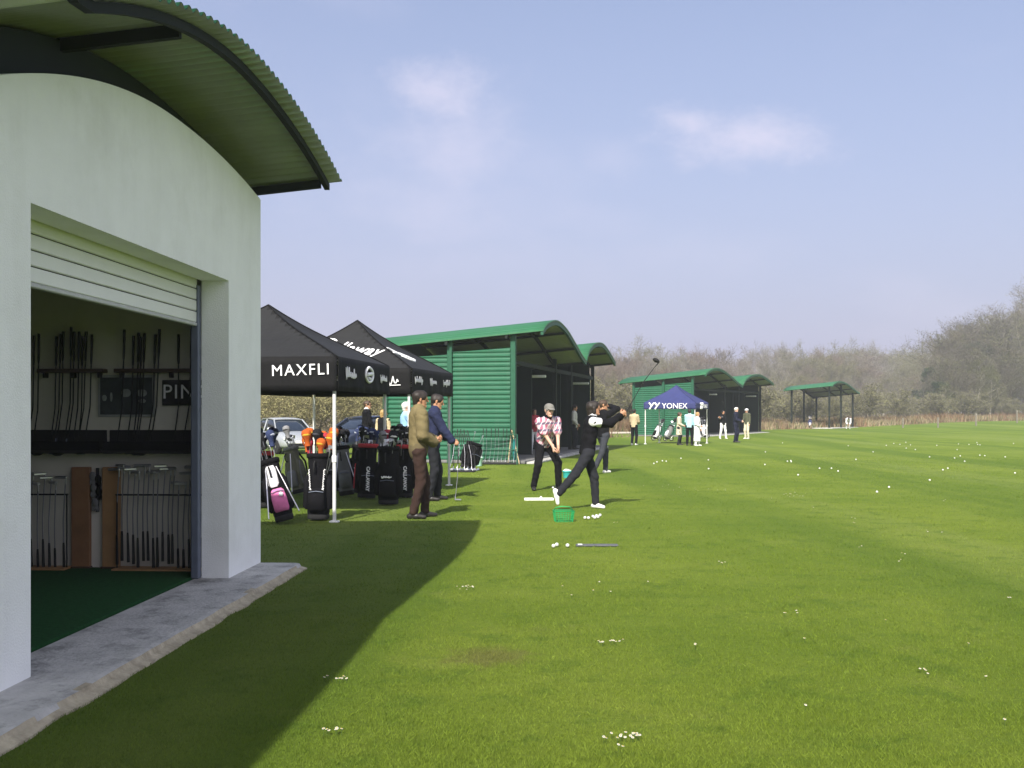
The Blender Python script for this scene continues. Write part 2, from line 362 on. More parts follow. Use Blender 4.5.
    # ---- clothes and hair
    t=outfit['top']; inf=t.get('inf',.012); fold=t.get('fold',.0035); hem=t.get('hem',-.08); sl=t.get('sleeve','long'); fl=1.42
    bt=.02 if fem else 0
    T=[(P-sp*.14,P+sp*.2,.152*fat+inf,.140*fat+inf,hf,fl-.06),(P+sp*.2,C-sp*.08,.138*fat+inf,.158+inf,ff,fl),(SH['L'],SH['R'],.054+inf,.054+inf),(C-sp*.03,nb-sp*.01,.085+inf,.058+inf),
       (C-sp*.2+ff*.035,C-sp*.16+ff*.035,.11+inf,.11+inf,ff,1.35)]
    if t.get('skirt'): T.append((P,P-U*(t['skirt']+.1),.150+inf,.20+inf,hf,1.25))
    A=[]
    for k in'LR':
        e,w=AR[k]
        if sl=='none': continue
        if sl=='short': A.append((SH[k],SH[k].lerp(e,.78),.058+inf,.056+inf))
        else: A+= [(SH[k],e,.057+inf,.046+inf),(e,e.lerp(w,.93),.046+inf,.036+inf)]
    cut=(P+sp*hem,sp) if not t.get('skirt') else (P-U*t['skirt'],U)
    def piece(name,prims,material,k=.03,fold=0,clip=None,vx=None):
        v,q=sdf(prims,vx or vox,k,fold,len(name)+int(H*100),clip); return link(name,np_mesh(name,v,q,[material],True),root)
    if t.get('arm_mat'):
        piece('top',T,t['mat'],.035,fold,cut); piece('sleeves',A,t['arm_mat'],.02,fold)
    elif A:
        v1,q1=sdf(T,vox,.035,fold,3+int(H*100),cut); v2,q2=sdf(A,vox,.02,fold,9+int(H*100)); Vt,Qt,It=join_parts([(v1,q1,0),(v2,q2,0)]); link('top',np_mesh('top',Vt,Qt,[t['mat']],True),root)
    else: piece('top',T,t['mat'],.035,fold,cut)
    for k,seg,mt_ in t.get('sleeves',()):
        e,w=AR[k]; A1=[(SH[k],e,.057+inf,.047+inf)] if seg=='upper' else [(SH[k],SH[k].lerp(e,.42),.058+inf,.050+inf)] if seg=='cap' else [(SH[k].lerp(e,.4),e,.050+inf,.046+inf),(e,e.lerp(w,.93),.046+inf*.8,.036+inf*.8)] if seg=='rest' else [(e.lerp(SH[k],.12),e.lerp(w,.93),.047+inf*.8,.036+inf*.8)]
        piece('sleeve',A1,mt_,.02,fold)
    if t.get('collar'): piece('collar',[(C+sp*.02,nb+sp*.025,.078+inf*.5,.066+inf*.5)],t['collar'],.01,0)
    b=outfit['legs']; bi=b.get('inf',.010); L=[(HP['L']+U*.01,HP['R']+U*.01,.102*fat+bi,.102*fat+bi,hf,1.1),(P-U*.02,P+sp*.10,.132*fat+bi,.122*fat+bi,hf,1.4)]
    for k in'LR':
        kn,an=LG[k]; dn=(an-kn).normalized(); L+= [(HP[k],kn,.086+bi,.062+bi),(kn,an-dn*.005,.062+bi,.050+bi)]
    piece('trousers',L,b['mat'],.028,b.get('fold',.004))
    if t.get('skirt') is None and outfit.get('belt'): piece('belt',[(P+sp*(hem+.01),P+sp*(hem+.03),.152*fat+inf,.152*fat+inf,hf,fl)],outfit['belt'],.01)
    for k in'LR':
        kn,an=LG[k]; fd=V3(*g('toe'+k,(0.12 if k=='R' else -.12,1,0))).normalized(); up=(U-fd*U.dot(fd)).normalized()
        S=[(an-fd*.055-up*.052,an+fd*.05-up*.050,.038,.040),(an+fd*.05-up*.050,an+fd*.155-up*.062,.041,.030),(an-fd*.03-up*.05,an-fd*.01+up*.01,.040,.043)]
        piece('shoe',S,outfit['shoes'],.015,0,clip=(0.004 if an.z<.12 else None),vx=min(vox,.014))
    h=outfit.get('hair')
    if h:
        st=outfit.get('hairstyle','short')
        Hh=[(hc+hu*.034-hf_*.032,hc+hu*.038+hf_*.022,.089,.084),(hc-hf_*.045,hc-hf_*.05-hu*.06,.070,.050)]
        if st=='long': Hh+= [(hc-hf_*.05,hc-hf_*.07-hu*.16,.08,.06),(hc-hr*.065-hu*.01,hc-hr*.07-hf_*.02-hu*.13,.04,.035),(hc+hr*.065-hu*.01,hc+hr*.07-hf_*.02-hu*.13,.04,.035)]
        if st=='bob': Hh+= [(hc-hf_*.04,hc-hf_*.05-hu*.09,.082,.06),(hc-hr*.062,hc-hr*.066-hu*.07,.036,.03),(hc+hr*.062,hc+hr*.066-hu*.07,.036,.03)]
        Hh.append((hc+hf_*.105-hu*.005,hc+hf_*.11-hu*.12,.070,.085,'-'))
        if st=='short': Hh+= [(hc+hr*.10-hu*.075+hf_*.02,hc-hr*.10-hu*.075+hf_*.02,.042,.042,'-')]
        v,q=sdf(Hh,max(hv,.007),.012,.0025,3); link('hair',np_mesh('hair',v,q,[h],True),root)
    c=outfit.get('cap')
    if c:
        v,q=sdf([(hc+hu*.045-hf_*.030,hc+hu*.048+hf_*.022,.090,.086),(hc+hu*-.08-hf_*.03,hc-hu*.08+hf_*.03,.10,.10,'-'),(hc+hf_*.08+hu*.046,hc+hf_*.145+hu*.032,.07,.055,hu,5.5)],max(hv,.007),.01); link('cap',np_mesh('cap',v,q,[c],True),root)
    if outfit.get('glasses'):
        mb=MB()
        for sg in(-1,1): mb.ell(hc+hr*sg*.032+hf_*.105+hu*.004,(.024,.006,.017),10,0,Matrix((hr,hf_,hu)).transposed()); mb.tube([hc+hr*sg*.054+hf_*.100+hu*.010,hc+hr*sg*.083-hf_*.0+hu*.012],.003,6)
        mb.build('sunglasses',M_dark,root)
    return root
# ------------------------------------------------------------------ camera, sun, sky
cam=bpy.data.cameras.new('camera'); co=bpy.data.objects.new('camera',cam); COL.objects.link(co); SC.camera=co
co.location=(0,0,EYE); co.rotation_euler=(PI/2,0,0); cam.sensor_width=36; cam.lens=F/1024*36; cam.shift_y=28/1024; cam.clip_end=5000; cam.clip_start=.05
SUN_YAW,SUN_EL=17.0,41.5
dv=Vector((math.sin(R(SUN_YAW))*math.cos(R(SUN_EL)),math.cos(R(SUN_YAW))*math.cos(R(SUN_EL)),-math.sin(R(SUN_EL))))
sl=bpy.data.lights.new('sun','SUN'); so=bpy.data.objects.new('sun',sl); COL.objects.link(so); so.rotation_euler=dv.to_track_quat('-Z','Y').to_euler()
so.location=(-20,-60,60); sl.energy=4.3; sl.angle=R(.6); sl.color=(1,.95,.86)
W=bpy.data.worlds.new('World'); SC.world=W; W.use_nodes=True; nt=W.node_tree; N=nt.nodes; L=nt.links; bg=N['Background']
sky=N.new('ShaderNodeTexSky'); sky.sky_type='NISHITA'; sky.sun_disc=False; sky.sun_elevation=R(SUN_EL); sky.sun_rotation=R(180+SUN_YAW); sky.air_density=1.0; sky.dust_density=3.5; sky.ozone_density=2.2; sky.altitude=60
tc=N.new('ShaderNodeTexCoord')
def wmath(op,*a):
    n=N.new('ShaderNodeMath'); n.operation=op
    for i,v in enumerate(a):
        if isinstance(v,(int,float)): n.inputs[i].default_value=v
        else: L.new(v,n.inputs[i])
    return n.outputs[0]
def wmix(f,a,b):
    n=N.new('ShaderNodeMix'); n.data_type='RGBA'
    if isinstance(f,(int,float)): n.inputs[0].default_value=f
    else: L.new(f,n.inputs[0])
    for i,v in((6,a),(7,b)):
        if isinstance(v,tuple): n.inputs[i].default_value=v
        else: L.new(v,n.inputs[i])
    return n.outputs[2]
def wnoise(scale,detail,sc=(1,1,1),rough=.55):
    mp=N.new('ShaderNodeMapping'); mp.inputs['Scale'].default_value=sc; L.new(tc.outputs['Generated'],mp.inputs['Vector'])
    n=N.new('ShaderNodeTexNoise'); n.inputs['Scale'].default_value=scale; n.inputs['Detail'].default_value=detail; n.inputs['Roughness'].default_value=rough; L.new(mp.outputs[0],n.inputs['Vector']); return n.outputs['Fac']
hz=N.new('ShaderNodeSeparateXYZ'); L.new(tc.outputs['Generated'],hz.inputs[0]); up=hz.outputs['Z']
# spring haze: a milky veil in the air, thick low down
veil=wmath('POWER',wmath('SUBTRACT',1.0,wmath('MINIMUM',wmath('MAXIMUM',up,0.0),1.0)),SKY_VEIL[0])
skyc=wmix(wmath('MULTIPLY',veil,SKY_VEIL[1]),sky.outputs['Color'],(*SKY_HAZE,1))
puff=wnoise(13,9,(1,1,1.6),.68); big=wnoise(3.2,5,(1,1,2.2))
def cloud(px,py,rx,ry,amt,soft=.5,tilt=0.0):
    """one soft cloud as an ellipse of noise round a direction of the sky"""
    c=Vector(((px-512)/F,1,(HZ-py)/F)); n=c.length; c/=n
    mp=N.new('ShaderNodeMapping'); mp.vector_type='TEXTURE'; mp.inputs['Location'].default_value=c; mp.inputs['Rotation'].default_value=(0,R(tilt),0); mp.inputs['Scale'].default_value=(rx/F/n,.6,ry/F/n)
    L.new(tc.outputs['Generated'],mp.inputs['Vector']); ln=N.new('ShaderNodeVectorMath'); ln.operation='LENGTH'; L.new(mp.outputs[0],ln.inputs[0])
    d=wmath('ADD',wmath('SUBTRACT',1.0,ln.outputs['Value']),wmath('MULTIPLY',wmath('SUBTRACT',puff,.5),1.9))
    mr=N.new('ShaderNodeMapRange'); mr.interpolation_type='SMOOTHSTEP'; mr.inputs[1].default_value=.0; mr.inputs[2].default_value=soft*2; mr.inputs[4].default_value=amt; L.new(d,mr.inputs[0]); return mr.outputs[0]
cl=[cloud(432,90,80,50,.58,.65),cloud(455,150,130,95,.46,.9),cloud(430,205,180,75,.34,.9),cloud(737,138,122,36,.62,.6,CT),cloud(690,122,60,28,.6,.55,CT),cloud(607,160,60,34,.20,.8),cloud(480,262,260,50,.16,.9),cloud(690,255,150,40,.16,.9)]
tot=cl[0]
for c in cl[1:]: tot=wmath('MAXIMUM',tot,c)
mr=N.new('ShaderNodeMapRange'); mr.interpolation_type='SMOOTHSTEP'; mr.inputs[1].default_value=.52; mr.inputs[2].default_value=.78; mr.inputs[4].default_value=.14; L.new(big,mr.inputs[0])
tot=wmath('MAXIMUM',tot,mr.outputs[0])
# unseen bright sky added over the camera's right shoulder to fill the shaded wall
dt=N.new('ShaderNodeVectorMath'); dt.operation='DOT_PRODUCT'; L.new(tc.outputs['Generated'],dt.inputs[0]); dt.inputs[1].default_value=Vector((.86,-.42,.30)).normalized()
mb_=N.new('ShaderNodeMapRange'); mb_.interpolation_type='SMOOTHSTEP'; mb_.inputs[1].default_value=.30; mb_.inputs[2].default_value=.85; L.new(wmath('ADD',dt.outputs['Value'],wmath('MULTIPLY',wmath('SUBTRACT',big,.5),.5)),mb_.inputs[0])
fin=wmix(mb_.outputs[0],wmix(tot,skyc,(*SKY_CLOUD,1)),(*SKY_FILL,1))
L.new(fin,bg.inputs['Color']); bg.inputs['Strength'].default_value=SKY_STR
SC.view_settings.view_transform='Standard'; SC.view_settings.look='None'; SC.view_settings.exposure=EXPO; SC.view_settings.gamma=1
SC.render.engine='CYCLES'; SC.cycles.use_denoising=True; SC.cycles.max_bounces=7; SC.cycles.diffuse_bounces=4; SC.cycles.volume_bounces=1; SC.cycles.caustics_reflective=False; SC.cycles.caustics_refractive=False
SC.cycles.transparent_max_bounces=12
# ------------------------------------------------------------------ ground
def axis(lo,hi,near,step,far):
    a=[near[0]]
    while a[-1]<near[1]: a.append(a[-1]+step)
    while a[-1]<hi: a.append(a[-1]+max(step,(a[-1]-near[1])*.12+step))
    b=[near[0]]
    while b[-1]>lo: b.append(b[-1]-max(step,(near[0]-b[-1])*.12+step))
    return b[:0:-1]+a
xs=axis(-900,900,(-30,80),1.6,0); ys=axis(-300,2500,(-6,135),1.6,0)
V=np.array([(x,y,gz(x,y)) for x in xs for y in ys]); n=len(ys); ii,jj=np.meshgrid(np.arange(len(xs)-1),np.arange(n-1),indexing='ij'); a=(ii*n+jj).ravel()
g=link('ground',np_mesh('ground',V,np.stack([a,a+n,a+n+1,a+1],1),[],True)); tag(g,kind='structure')
def lawn_nodes(m,nt):
    """the colours of the turf in world space, shared by the ground and the blades on it"""
    N=nt.nodes; L=nt.links; geo=N.new('ShaderNodeNewGeometry'); pos=geo.outputs['Position']
    def nz(scale,detail,sc=(1,1,1),rough=.6,rot=0,dist=0):
        mp=N.new('ShaderNodeMapping'); mp.inputs['Scale'].default_value=sc; mp.inputs['Rotation'].default_value=(0,0,rot); L.new(pos,mp.inputs['Vector'])
        n=N.new('ShaderNodeTexNoise'); n.inputs['Scale'].default_value=scale; n.inputs['Detail'].default_value=detail; n.inputs['Roughness'].default_value=rough; n.inputs['Distortion'].default_value=dist; L.new(mp.outputs[0],n.inputs['Vector']); return n.outputs['Fac']
    def rng(v,a,b,c=0.0,d=1.0):
        n=N.new('ShaderNodeMapRange'); n.interpolation_type='SMOOTHSTEP'
        for i,x in enumerate((a,b,c,d)): n.inputs[i+1].default_value=x
        L.new(v,n.inputs[0]); return n.outputs[0]
    def mix(f,a,b):
        n=N.new('ShaderNodeMix'); n.data_type='RGBA'
        if isinstance(f,float): n.inputs[0].default_value=f
        else: L.new(f,n.inputs[0])
        for i,v in((6,a),(7,b)):
            if isinstance(v,tuple): n.inputs[i].default_value=(*v,1)
            else: L.new(v,n.inputs[i])
        return n.outputs[2]
    def ma(op,a,b):
        n=N.new('ShaderNodeMath'); n.operation=op
        for i,v in enumerate((a,b)):
            if isinstance(v,(int,float)): n.inputs[i].default_value=v
            else: L.new(v,n.inputs[i])
        return n.outputs[0]
    c=mix(rng(nz(.28,6,(1,1,1),.6),.35,.68),GRASS[0],GRASS[1])
    c=mix(ma('MULTIPLY',rng(nz(.20,3,(2.0,.13,1),.5,.10,.4),.44,.60),.72),c,GRASS[2])         # wide passes of the mower
    c=mix(ma('MULTIPLY',rng(nz(.20,4,(1.6,.10,1),.5,.06,.3),.50,.64),.60),c,GRASS[5])
    c=mix(ma('MULTIPLY',rng(nz(2.3,6,(1,1,1),.75),.48,.70),.65),c,GRASS[3])                       # coarser dark tufts
    c=mix(ma('MULTIPLY',rng(nz(1.1,6,(1,1,1),.75),.56,.74),.45),c,GRASS[4])                     # thin yellow patches
    c=mix(ma('MULTIPLY',rng(nz(38,4,(1,1,1),.7),.5,.8),.45),c,(.022,.05,.008))
    # a worn bare spot
    sp=N.new('ShaderNodeVectorMath'); sp.operation='DISTANCE'; L.new(pos,sp.inputs[0]); sp.inputs[1].default_value=(-.14,6.3,0)
    w=rng(ma('ADD',sp.outputs['Value'],ma('MULTIPLY',ma('SUBTRACT',nz(9,5),.5),.55)),.10,.34,1,0); c=mix(ma('MULTIPLY',w,.5),c,(.13,.10,.045))
    # the far field beyond the mown range
    sx=N.new('ShaderNodeSeparateXYZ'); L.new(pos,sx.inputs[0]); e=ma('SUBTRACT',ma('SUBTRACT',sx.outputs['Y'],sx.outputs['X']),64.0)
    e=ma('ADD',e,ma('MULTIPLY',ma('SUBTRACT',nz(.12,5),.5),9.0))
    c=mix(rng(e,-1.0,3.5),c,mix(rng(nz(.5,5),.4,.65),(.20,.145,.075),(.11,.105,.045)))
    return c,nz
GRASS_DONE=True
m,nt,b=new_mat('turf'); c,nzf=lawn_nodes(m,nt); nt.links.new(c,b.inputs['Base Color']); b.inputs['Roughness'].default_value=.95; b.inputs['Specular IOR Level'].default_value=.12
bp=nt.nodes.new('ShaderNodeBump'); bp.inputs['Strength'].default_value=.9; bp.inputs['Distance'].default_value=.05; nt.links.new(nzf(14,9,(1,1,1),.8),bp.inputs['Height']); nt.links.new(bp.outputs['Normal'],b.inputs['Normal'])
g.data.materials.append(m)
# blades standing on the turf
WB_YAW=math.atan(.0495); WB_O=Vector((-2.898,0,0)); WU=Vector((math.sin(WB_YAW),math.cos(WB_YAW),0)); WN=Vector((math.cos(WB_YAW),-math.sin(WB_YAW),0))
nb=430000; u=RNG.random(nb); y0,y1=3.3,34.0
Y=1/(1/y0-u*(1/y0-1/y1)); X=RNG.uniform(-.56,.56,nb)*Y
lx=(X-WB_O.x)*WN.x+(Y-WB_O.y)*WN.y; ls=(X-WB_O.x)*WU.x+(Y-WB_O.y)*WU.y
keep=~((lx<.425+.02*np.sin(ls*7)+RNG.normal(0,.02,nb))&(ls<9.93+RNG.normal(0,.015,nb)))
f1=(X-.9)*.972-(Y-29.1)*.237; f2=(X-.9)*.237+(Y-29.1)*.972; keep&=~((f1<-.25)&(f2>.25)&(f1>-5.8))
clump=np.array([mnoise.noise(Vector((x*1.7,y*1.7,0))) for x,y in zip(X[::1],Y[::1])]) if nb<=500000 else 0
X,Y,cl_=X[keep],Y[keep],clump[keep]; n=len(X)
Z=gzv(X,Y)
hh=(.011+.008*RNG.random(n)+.009*np.clip(cl_,-.5,.7))*(1+np.clip((Y-6)/30,0,.8)); ww=.00125*(Y/4.2)**.85*(0.7+.6*RNG.random(n)); th=RNG.uniform(0,2*PI,n); ln=RNG.normal(0,.42,(n,2))*hh[:,None]
P=np.stack([X,Y,Z],1); dx=np.stack([np.cos(th)*ww,np.sin(th)*ww,0*X-.002],1); tip=P+np.stack([ln[:,0],ln[:,1]+.15*hh,hh],1)
VV=np.empty((n*3,3)); VV[0::3]=P-dx; VV[1::3]=P+dx; VV[2::3]=tip
m,nt,b=new_mat('grass_blades'); c,nzf=lawn_nodes(m,nt); N2=nt.nodes; g2=N2.new('ShaderNodeNewGeometry')
hs_=N2.new('ShaderNodeHueSaturation'); mr2=N2.new('ShaderNodeMapRange'); mr2.inputs[3].default_value=.82; mr2.inputs[4].default_value=1.35; nt.links.new(g2.outputs['Random Per Island'],mr2.inputs[0]); nt.links.new(mr2.outputs[0],hs_.inputs['Value'])
nt.links.new(c,hs_.inputs['Color']); nt.links.new(hs_.outputs[0],b.inputs['Base Color']); b.inputs['Roughness'].default_value=.7; b.inputs['Specular IOR Level'].default_value=.15
tl=N2.new('ShaderNodeBsdfTranslucent'); nt.links.new(hs_.outputs[0],tl.inputs['Color']); ms=N2.new('ShaderNodeMixShader'); ms.inputs[0].default_value=.35
nt.links.new(b.outputs[0],ms.inputs[1]); nt.links.new(tl.outputs[0],ms.inputs[2]); nt.links.new(ms.outputs[0],N2['Material Output'].inputs['Surface'])
tag(link('grass',np_mesh('grass',VV,np.arange(n*3).reshape(-1,3),[m],False)),kind='stuff')
# pale track behind the first shed, gravel apron by the second one
def strip(name,pts,mt,dz=.006,sub=8):
    mb=MB(); A,B=pts; rows=[]
    for i in range(len(A)-1):
        for k in range(sub):
            t=k/sub; rows.append((Vector(A[i]).lerp(Vector(A[i+1]),t),Vector(B[i]).lerp(Vector(B[i+1]),t)))
    rows.append((Vector(A[-1]),Vector(B[-1]))); q=[]
    for p,r in rows: q.append([(*(p.lerp(r,j/6)),gz(*p.lerp(r,j/6))+dz) for j in range(7)])
    vs=[p for r in q for p in r]; fs=[(i*7+j,i*7+j+1,(i+1)*7+j+1,(i+1)*7+j) for i in range(len(q)-1) for j in range(6)]
    mb.add(vs,fs,0,True); return tag(mb.build(name,mt),kind='structure')
M_track=mat('pale_gravel',(.50,.45,.36),.95,.15,3,.4,30)
strip('gravel_path',([(-14,64),(2,68),(8.3,71)],[(-14,69),(2,74),(10,76)]),M_track,.02)
# ------------------------------------------------------------------ the white clubhouse shop with arched roof
def roofz(s):
    if s>=4.98: return 4.05-((.042 if s>7.6 else .078)*(s-7.6)**2)
    c=2.3; return 3.87-((.049 if s>c else .030)*(s-c)**2)
T_=.1    # roofs rise towards their front
def wallz(s): return roofz(s)-.30-.1*max(0,min(1,(9.86-s)/4.6))
wb=thing('white_building',WB_O,-WB_YAW,'white rendered shop building with arched green roof and half-open shutter','building')
mb=MB(); S0,S1,O0,O1,OT=5.0,9.86,5.60,8.92,2.64; th_=.24
def wallpoly(s0,s1,zb,n):
    k=[s0+(s1-s0)*i/n for i in range(n+1)]
    return [(s0,zb),(s1,zb)]+[(s,wallz(s)) for s in k[::-1]]
fw=lambda a,b_,d: Vector((d,a,b_))
mb.prism(wallpoly(S0,O0,0,6),0,-th_,fw); mb.prism(wallpoly(O1,S1,0,8),0,-th_,fw); mb.prism([(O0,OT),(O1,OT)]+[(O0+(O1-O0)*i/24,wallz(O0+(O1-O0)*i/24)) for i in range(24,-1,-1)],0,-th_,fw)
mb.build('front_wall',M_white,wb)
mb=MB(); mb.prism(wallpoly(-.6,S0-.003,0,20),0,-th_,fw); mb.build('front_wall',M_white,wb)
mb=MB(); mb.box((-3.12,S1-.13,1.62),(5.75,.26,3.24)); mb.build('end_wall',M_white,wb)
mb=MB(); mb.box((-6.1,4.6,1.5),(.2,10.5,3.0)); mb.box((-3.12,-.5,1.62),(5.75,.2,3.24)); mb.build('back_wall',M_white,wb)
mb=MB(); mb.box((-3.1,9.49,1.5),(5.6,.2,3.0)); mb.box((-5.93,7.3,1.5),(.12,4.2,3.0)); mb.box((-3.1,5.02,1.5),(5.6,.1,3.0)); mb.build('inner_wall',M_inwall,wb)
mb=MB(); mb.box((-3.1,7.25,2.95),(5.58,4.3,.06)); mb.build('ceiling',mat('shop_ceiling',(.20,.19,.14),.95,.06,3),wb)
mb=MB(); mb.box((-3.12,7.25,.035),(5.62,4.35,.075)); mb.build('carpet',M_carpet,wb)
# roof: corrugated sheet whose ribs run front to back, over arched rafters and purlins
mb=MB(); nS=520; P=[]
sv=[-.6+(10.18+.6)*i/nS for i in range(nS+1)]
for s0,s1,xe in((4.975,10.18,.72),(-.6,4.974,.7205)):
    P=[]; nS=int((s1-s0)/.0208); sv=[s0+(s1-s0)*i/nS for i in range(nS+1)]
    for x in(xe,.2,-1.2,-3.2,-6.4):
        P.append([Vector((x if x!=xe or s>=4.975 else xe-.17*min(1,(4.975-s)/1.6),s,roofz(s)+.014*max(-.6,min(.6,math.sin(s*2*PI/.125)))/.6+T_*(x-.72))) for s in sv])
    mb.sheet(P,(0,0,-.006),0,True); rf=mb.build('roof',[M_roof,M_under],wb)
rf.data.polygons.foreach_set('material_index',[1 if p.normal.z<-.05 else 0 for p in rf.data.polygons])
def arch(x,d,w,s0,s1,top=.025,n=36):
    mb=MB(); sv=[s0+(s1-s0)*i/n for i in range(n+1)]; rg=[]
    for s in sv:
        z=roofz(s)+T_*(x-.72)-top; rg.append([Vector((x-w/2,s,z-d)),Vector((x+w/2,s,z-d)),Vector((x+w/2,s,z)),Vector((x-w/2,s,z))])
    return mb.loft(rg,0,True,False)
for x,s0,s1 in((.58,4.25,10.14),(.45,-.55,4.2),(-.75,-.55,10.14),(-3.0,-.55,10.14),(-5.8,-.55,10.14)): arch(x,.058 if x>0 else .12,.05,s0,s1).build('rafter',M_beam,rf)
for s in(.6,2.3,4.0,6.35,8.3,10.02):
    mb=MB(); z=roofz(s)-.060; mb.prism([(s-.022,-.03),(s+.022,-.03),(s+.022,.05),(s-.022,.05)],(.545 if s>5 else .42) if s!=8.3 else -.72,-6.0,lambda a,b_,d,z=z: Vector((d,a,z-.02+b_+T_*(d-.72)))); mb.build('purlin',M_beam,rf)
# near-black board set back: the shade between wall head and roof put into colour
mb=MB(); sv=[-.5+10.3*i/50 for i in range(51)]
mb.prism([(s,wallz(s)-.1) for s in sv]+[(s,roofz(s)-.13) for s in sv[::-1]],-.20,-.225,fw); mb.build('shade_board',M_shade_green,rf)
# roller shutter, half raised, with its guide rails
sh=thing('roller_shutter',(0,0,0),0); sh.parent=wb; mb=MB()
for k in range(5):
    z=2.275+k*.098; mb.box((-.275,(O0+O1)/2,z+.044),(.028,O1-O0-.10,.090),0,None,.006)
    mb.box((-.283,(O0+O1)/2,z+.093),(.012,O1-O0-.10,.012),1)
mb.build('slats',[M_shutter,M_dark],sh); MB().box((-.275,(O0+O1)/2,2.256),(.04,O1-O0-.10,.03),0,None,.006).build('bottom_bar',mat('shutter_bar',(.45,.46,.45),.5),sh)
for s in(O0+.035,O1-.035): MB().box((-.277,s,1.33),(.07,.066,2.54),0,None,.008).build('guide_rail',M_steel,sh)
MB().box((-.34,(O0+O1)/2,2.80),(.18,O1-O0,.26),0,None,.02).build('shutter_box',M_shutter,sh)
# concrete strip along the foot of the wall, broken along its edge
mb=MB(); sv=[-1.2+11.05*i/150 for i in range(151)]; rg=[]
for i,s in enumerate(sv):
    e=.395+.012*mnoise.noise(Vector((s*2.3,0,3)))+.007*mnoise.noise(Vector((s*9,0,5))); w=.02+.022*mnoise.noise(Vector((s*3.1,7,0)))
    zt=.058
    rg.append([Vector((-.285,s,-.1)),Vector((-.285,s,zt)),Vector((e-.05,s,zt)),Vector((e-.012,s,zt-.006)),Vector((e+.004,s,.026)),Vector((e+.035+w,s,.012)),Vector((e+.06+w,s,-.1))])
mb.loft(rg,0,True,False); ap=mb.build('concrete_path',[M_conc,mat('sandy_mortar',(.40,.35,.25),.95,.25,9,.8,25,dirt=((.16,.13,.08),.7,7))]); ap.data.polygons.foreach_set('material_index',[1 if p.center.x>.375+.03*mnoise.noise(Vector((p.center.y*2.1,3,1))) else 0 for p in ap.data.polygons]); ap.location=WB_O; ap.rotation_euler=(0,0,-WB_YAW); tag(ap,kind='structure')
# ------------------------------------------------------------------ golf clubs: one of each kind, then copies
CLUB={}
def make_club(kind):
    L={'driver':1.12,'iron':.96,'putter':.88,'covered':1.10,'long':1.08}[kind]
    mb=MB(); hx=.055 if kind!='putter' else .03
    mb.tube([(hx,0,.035),(hx*.6,0,.16),(0,0,.42),(0,0,L-.26)],[.0065,.006,.006,.0065],6); o=mb.build('golf_club',M_dark if kind in('driver','long') else M_chrome)
    MB().tube([(0,0,L-.27),(0,0,L-.24),(0,0,L)],[.0085,.0105,.0135],8).build('grip',M_grip,o)
    mb=MB()
    if kind=='driver': mb.ell((0,.0,.035),(.058,.05,.034),12); mb.tube([(hx,0,.03),(hx*.85,0,.10)],[.011,.009],8); mb.build('head',M_dark,o)
    elif kind in('iron','long'):
        mb.loft([[Vector((x,-.008-.01*(h>.5),.0)),Vector((x,.010,.002)),Vector((x,.016,z)),Vector((x,.010,z+.002))] for x,z,h in((-.04,.058,0),(-.025,.056,0),(.02,.042,0),(.05,.030,0))],0,True,False)
        mb.tube([(.045,.008,.012),(.055,0,.05),(.050,0,.10)],[.010,.009,.008],8); mb.build('head',M_ironhead if kind=='iron' else M_steel,o)
    elif kind=='putter': mb.box((-.015,0,.014),(.115,.030,.026),0,None,.006); mb.tube([(hx,0,.02),(hx,0,.08)],[.008,.007],8); mb.build('head',M_ironhead,o)
    else:
        mb.loft([[Vector((r*1.15*math.cos(2*PI*k/12),r*math.sin(2*PI*k/12),z)) for k in range(12)] for r,z in((.02,-.03),(.052,-.01),(.062,.035),(.056,.075),(.036,.11),(.032,.17),(.036,.20))],0); hc=mb.build('head_cover',M_black,o)
        mb=MB(); mb.lathe([(.062,.030),(.066,.036),(.066,.052),(.061,.058)],12); mb.build('band',M_letter,hc)
    return o,L
def club_of(kind):
    if kind not in CLUB: CLUB[kind]=[*make_club(kind),False]
    return CLUB[kind]
def place_club(kind, head, grip, label, group, spin=0.0, cover=None, shaft=None):
    """a club whose head end is at head and whose grip points towards grip"""
    rec=club_of(kind); z=(Vector(grip)-Vector(head)).normalized(); x=z.cross(Vector((0,1,0))); x=x.normalized() if x.length>.05 else Vector((1,0,0)); y=z.cross(x)
    x,y=x*math.cos(spin)+y*math.sin(spin),y*math.cos(spin)-x*math.sin(spin); M=frame(x,y,z,head)
    if not rec[2]: o=rec[0]; rec[2]=True; o.matrix_basis=M; tag(o,label,'golf club',group)
    else: o=dup(rec[0],M,label,group); o['category']='golf club'
    if cover:
        for c in o.children:
            if c.name.startswith('head_cover'):
                c.data=COVER(cover,c.data,0)
                for b in c.children: b.data=COVER(cover,b.data,1)
    return o
_CV={}
COVERS={'orange':((.40,.085,.015),(.50,.30,.03)),'blue':((.030,.042,.10),(.40,.43,.50)),'red':((.32,.03,.05),(.75,.75,.75)),'black':((.016,.016,.018),(.7,.7,.7)),'grey':((.22,.22,.23),(.05,.05,.05)),'black2':((.016,.016,.018),(.05,.05,.06))}
def COVER(c,me,i):
    k=(c,i)
    if k not in _CV:
        m=me.copy(); m.materials.clear(); m.materials.append(cloth(f'cover_{c}_{i}',COVERS[c][i])); _CV[k]=m
    return _CV[k]
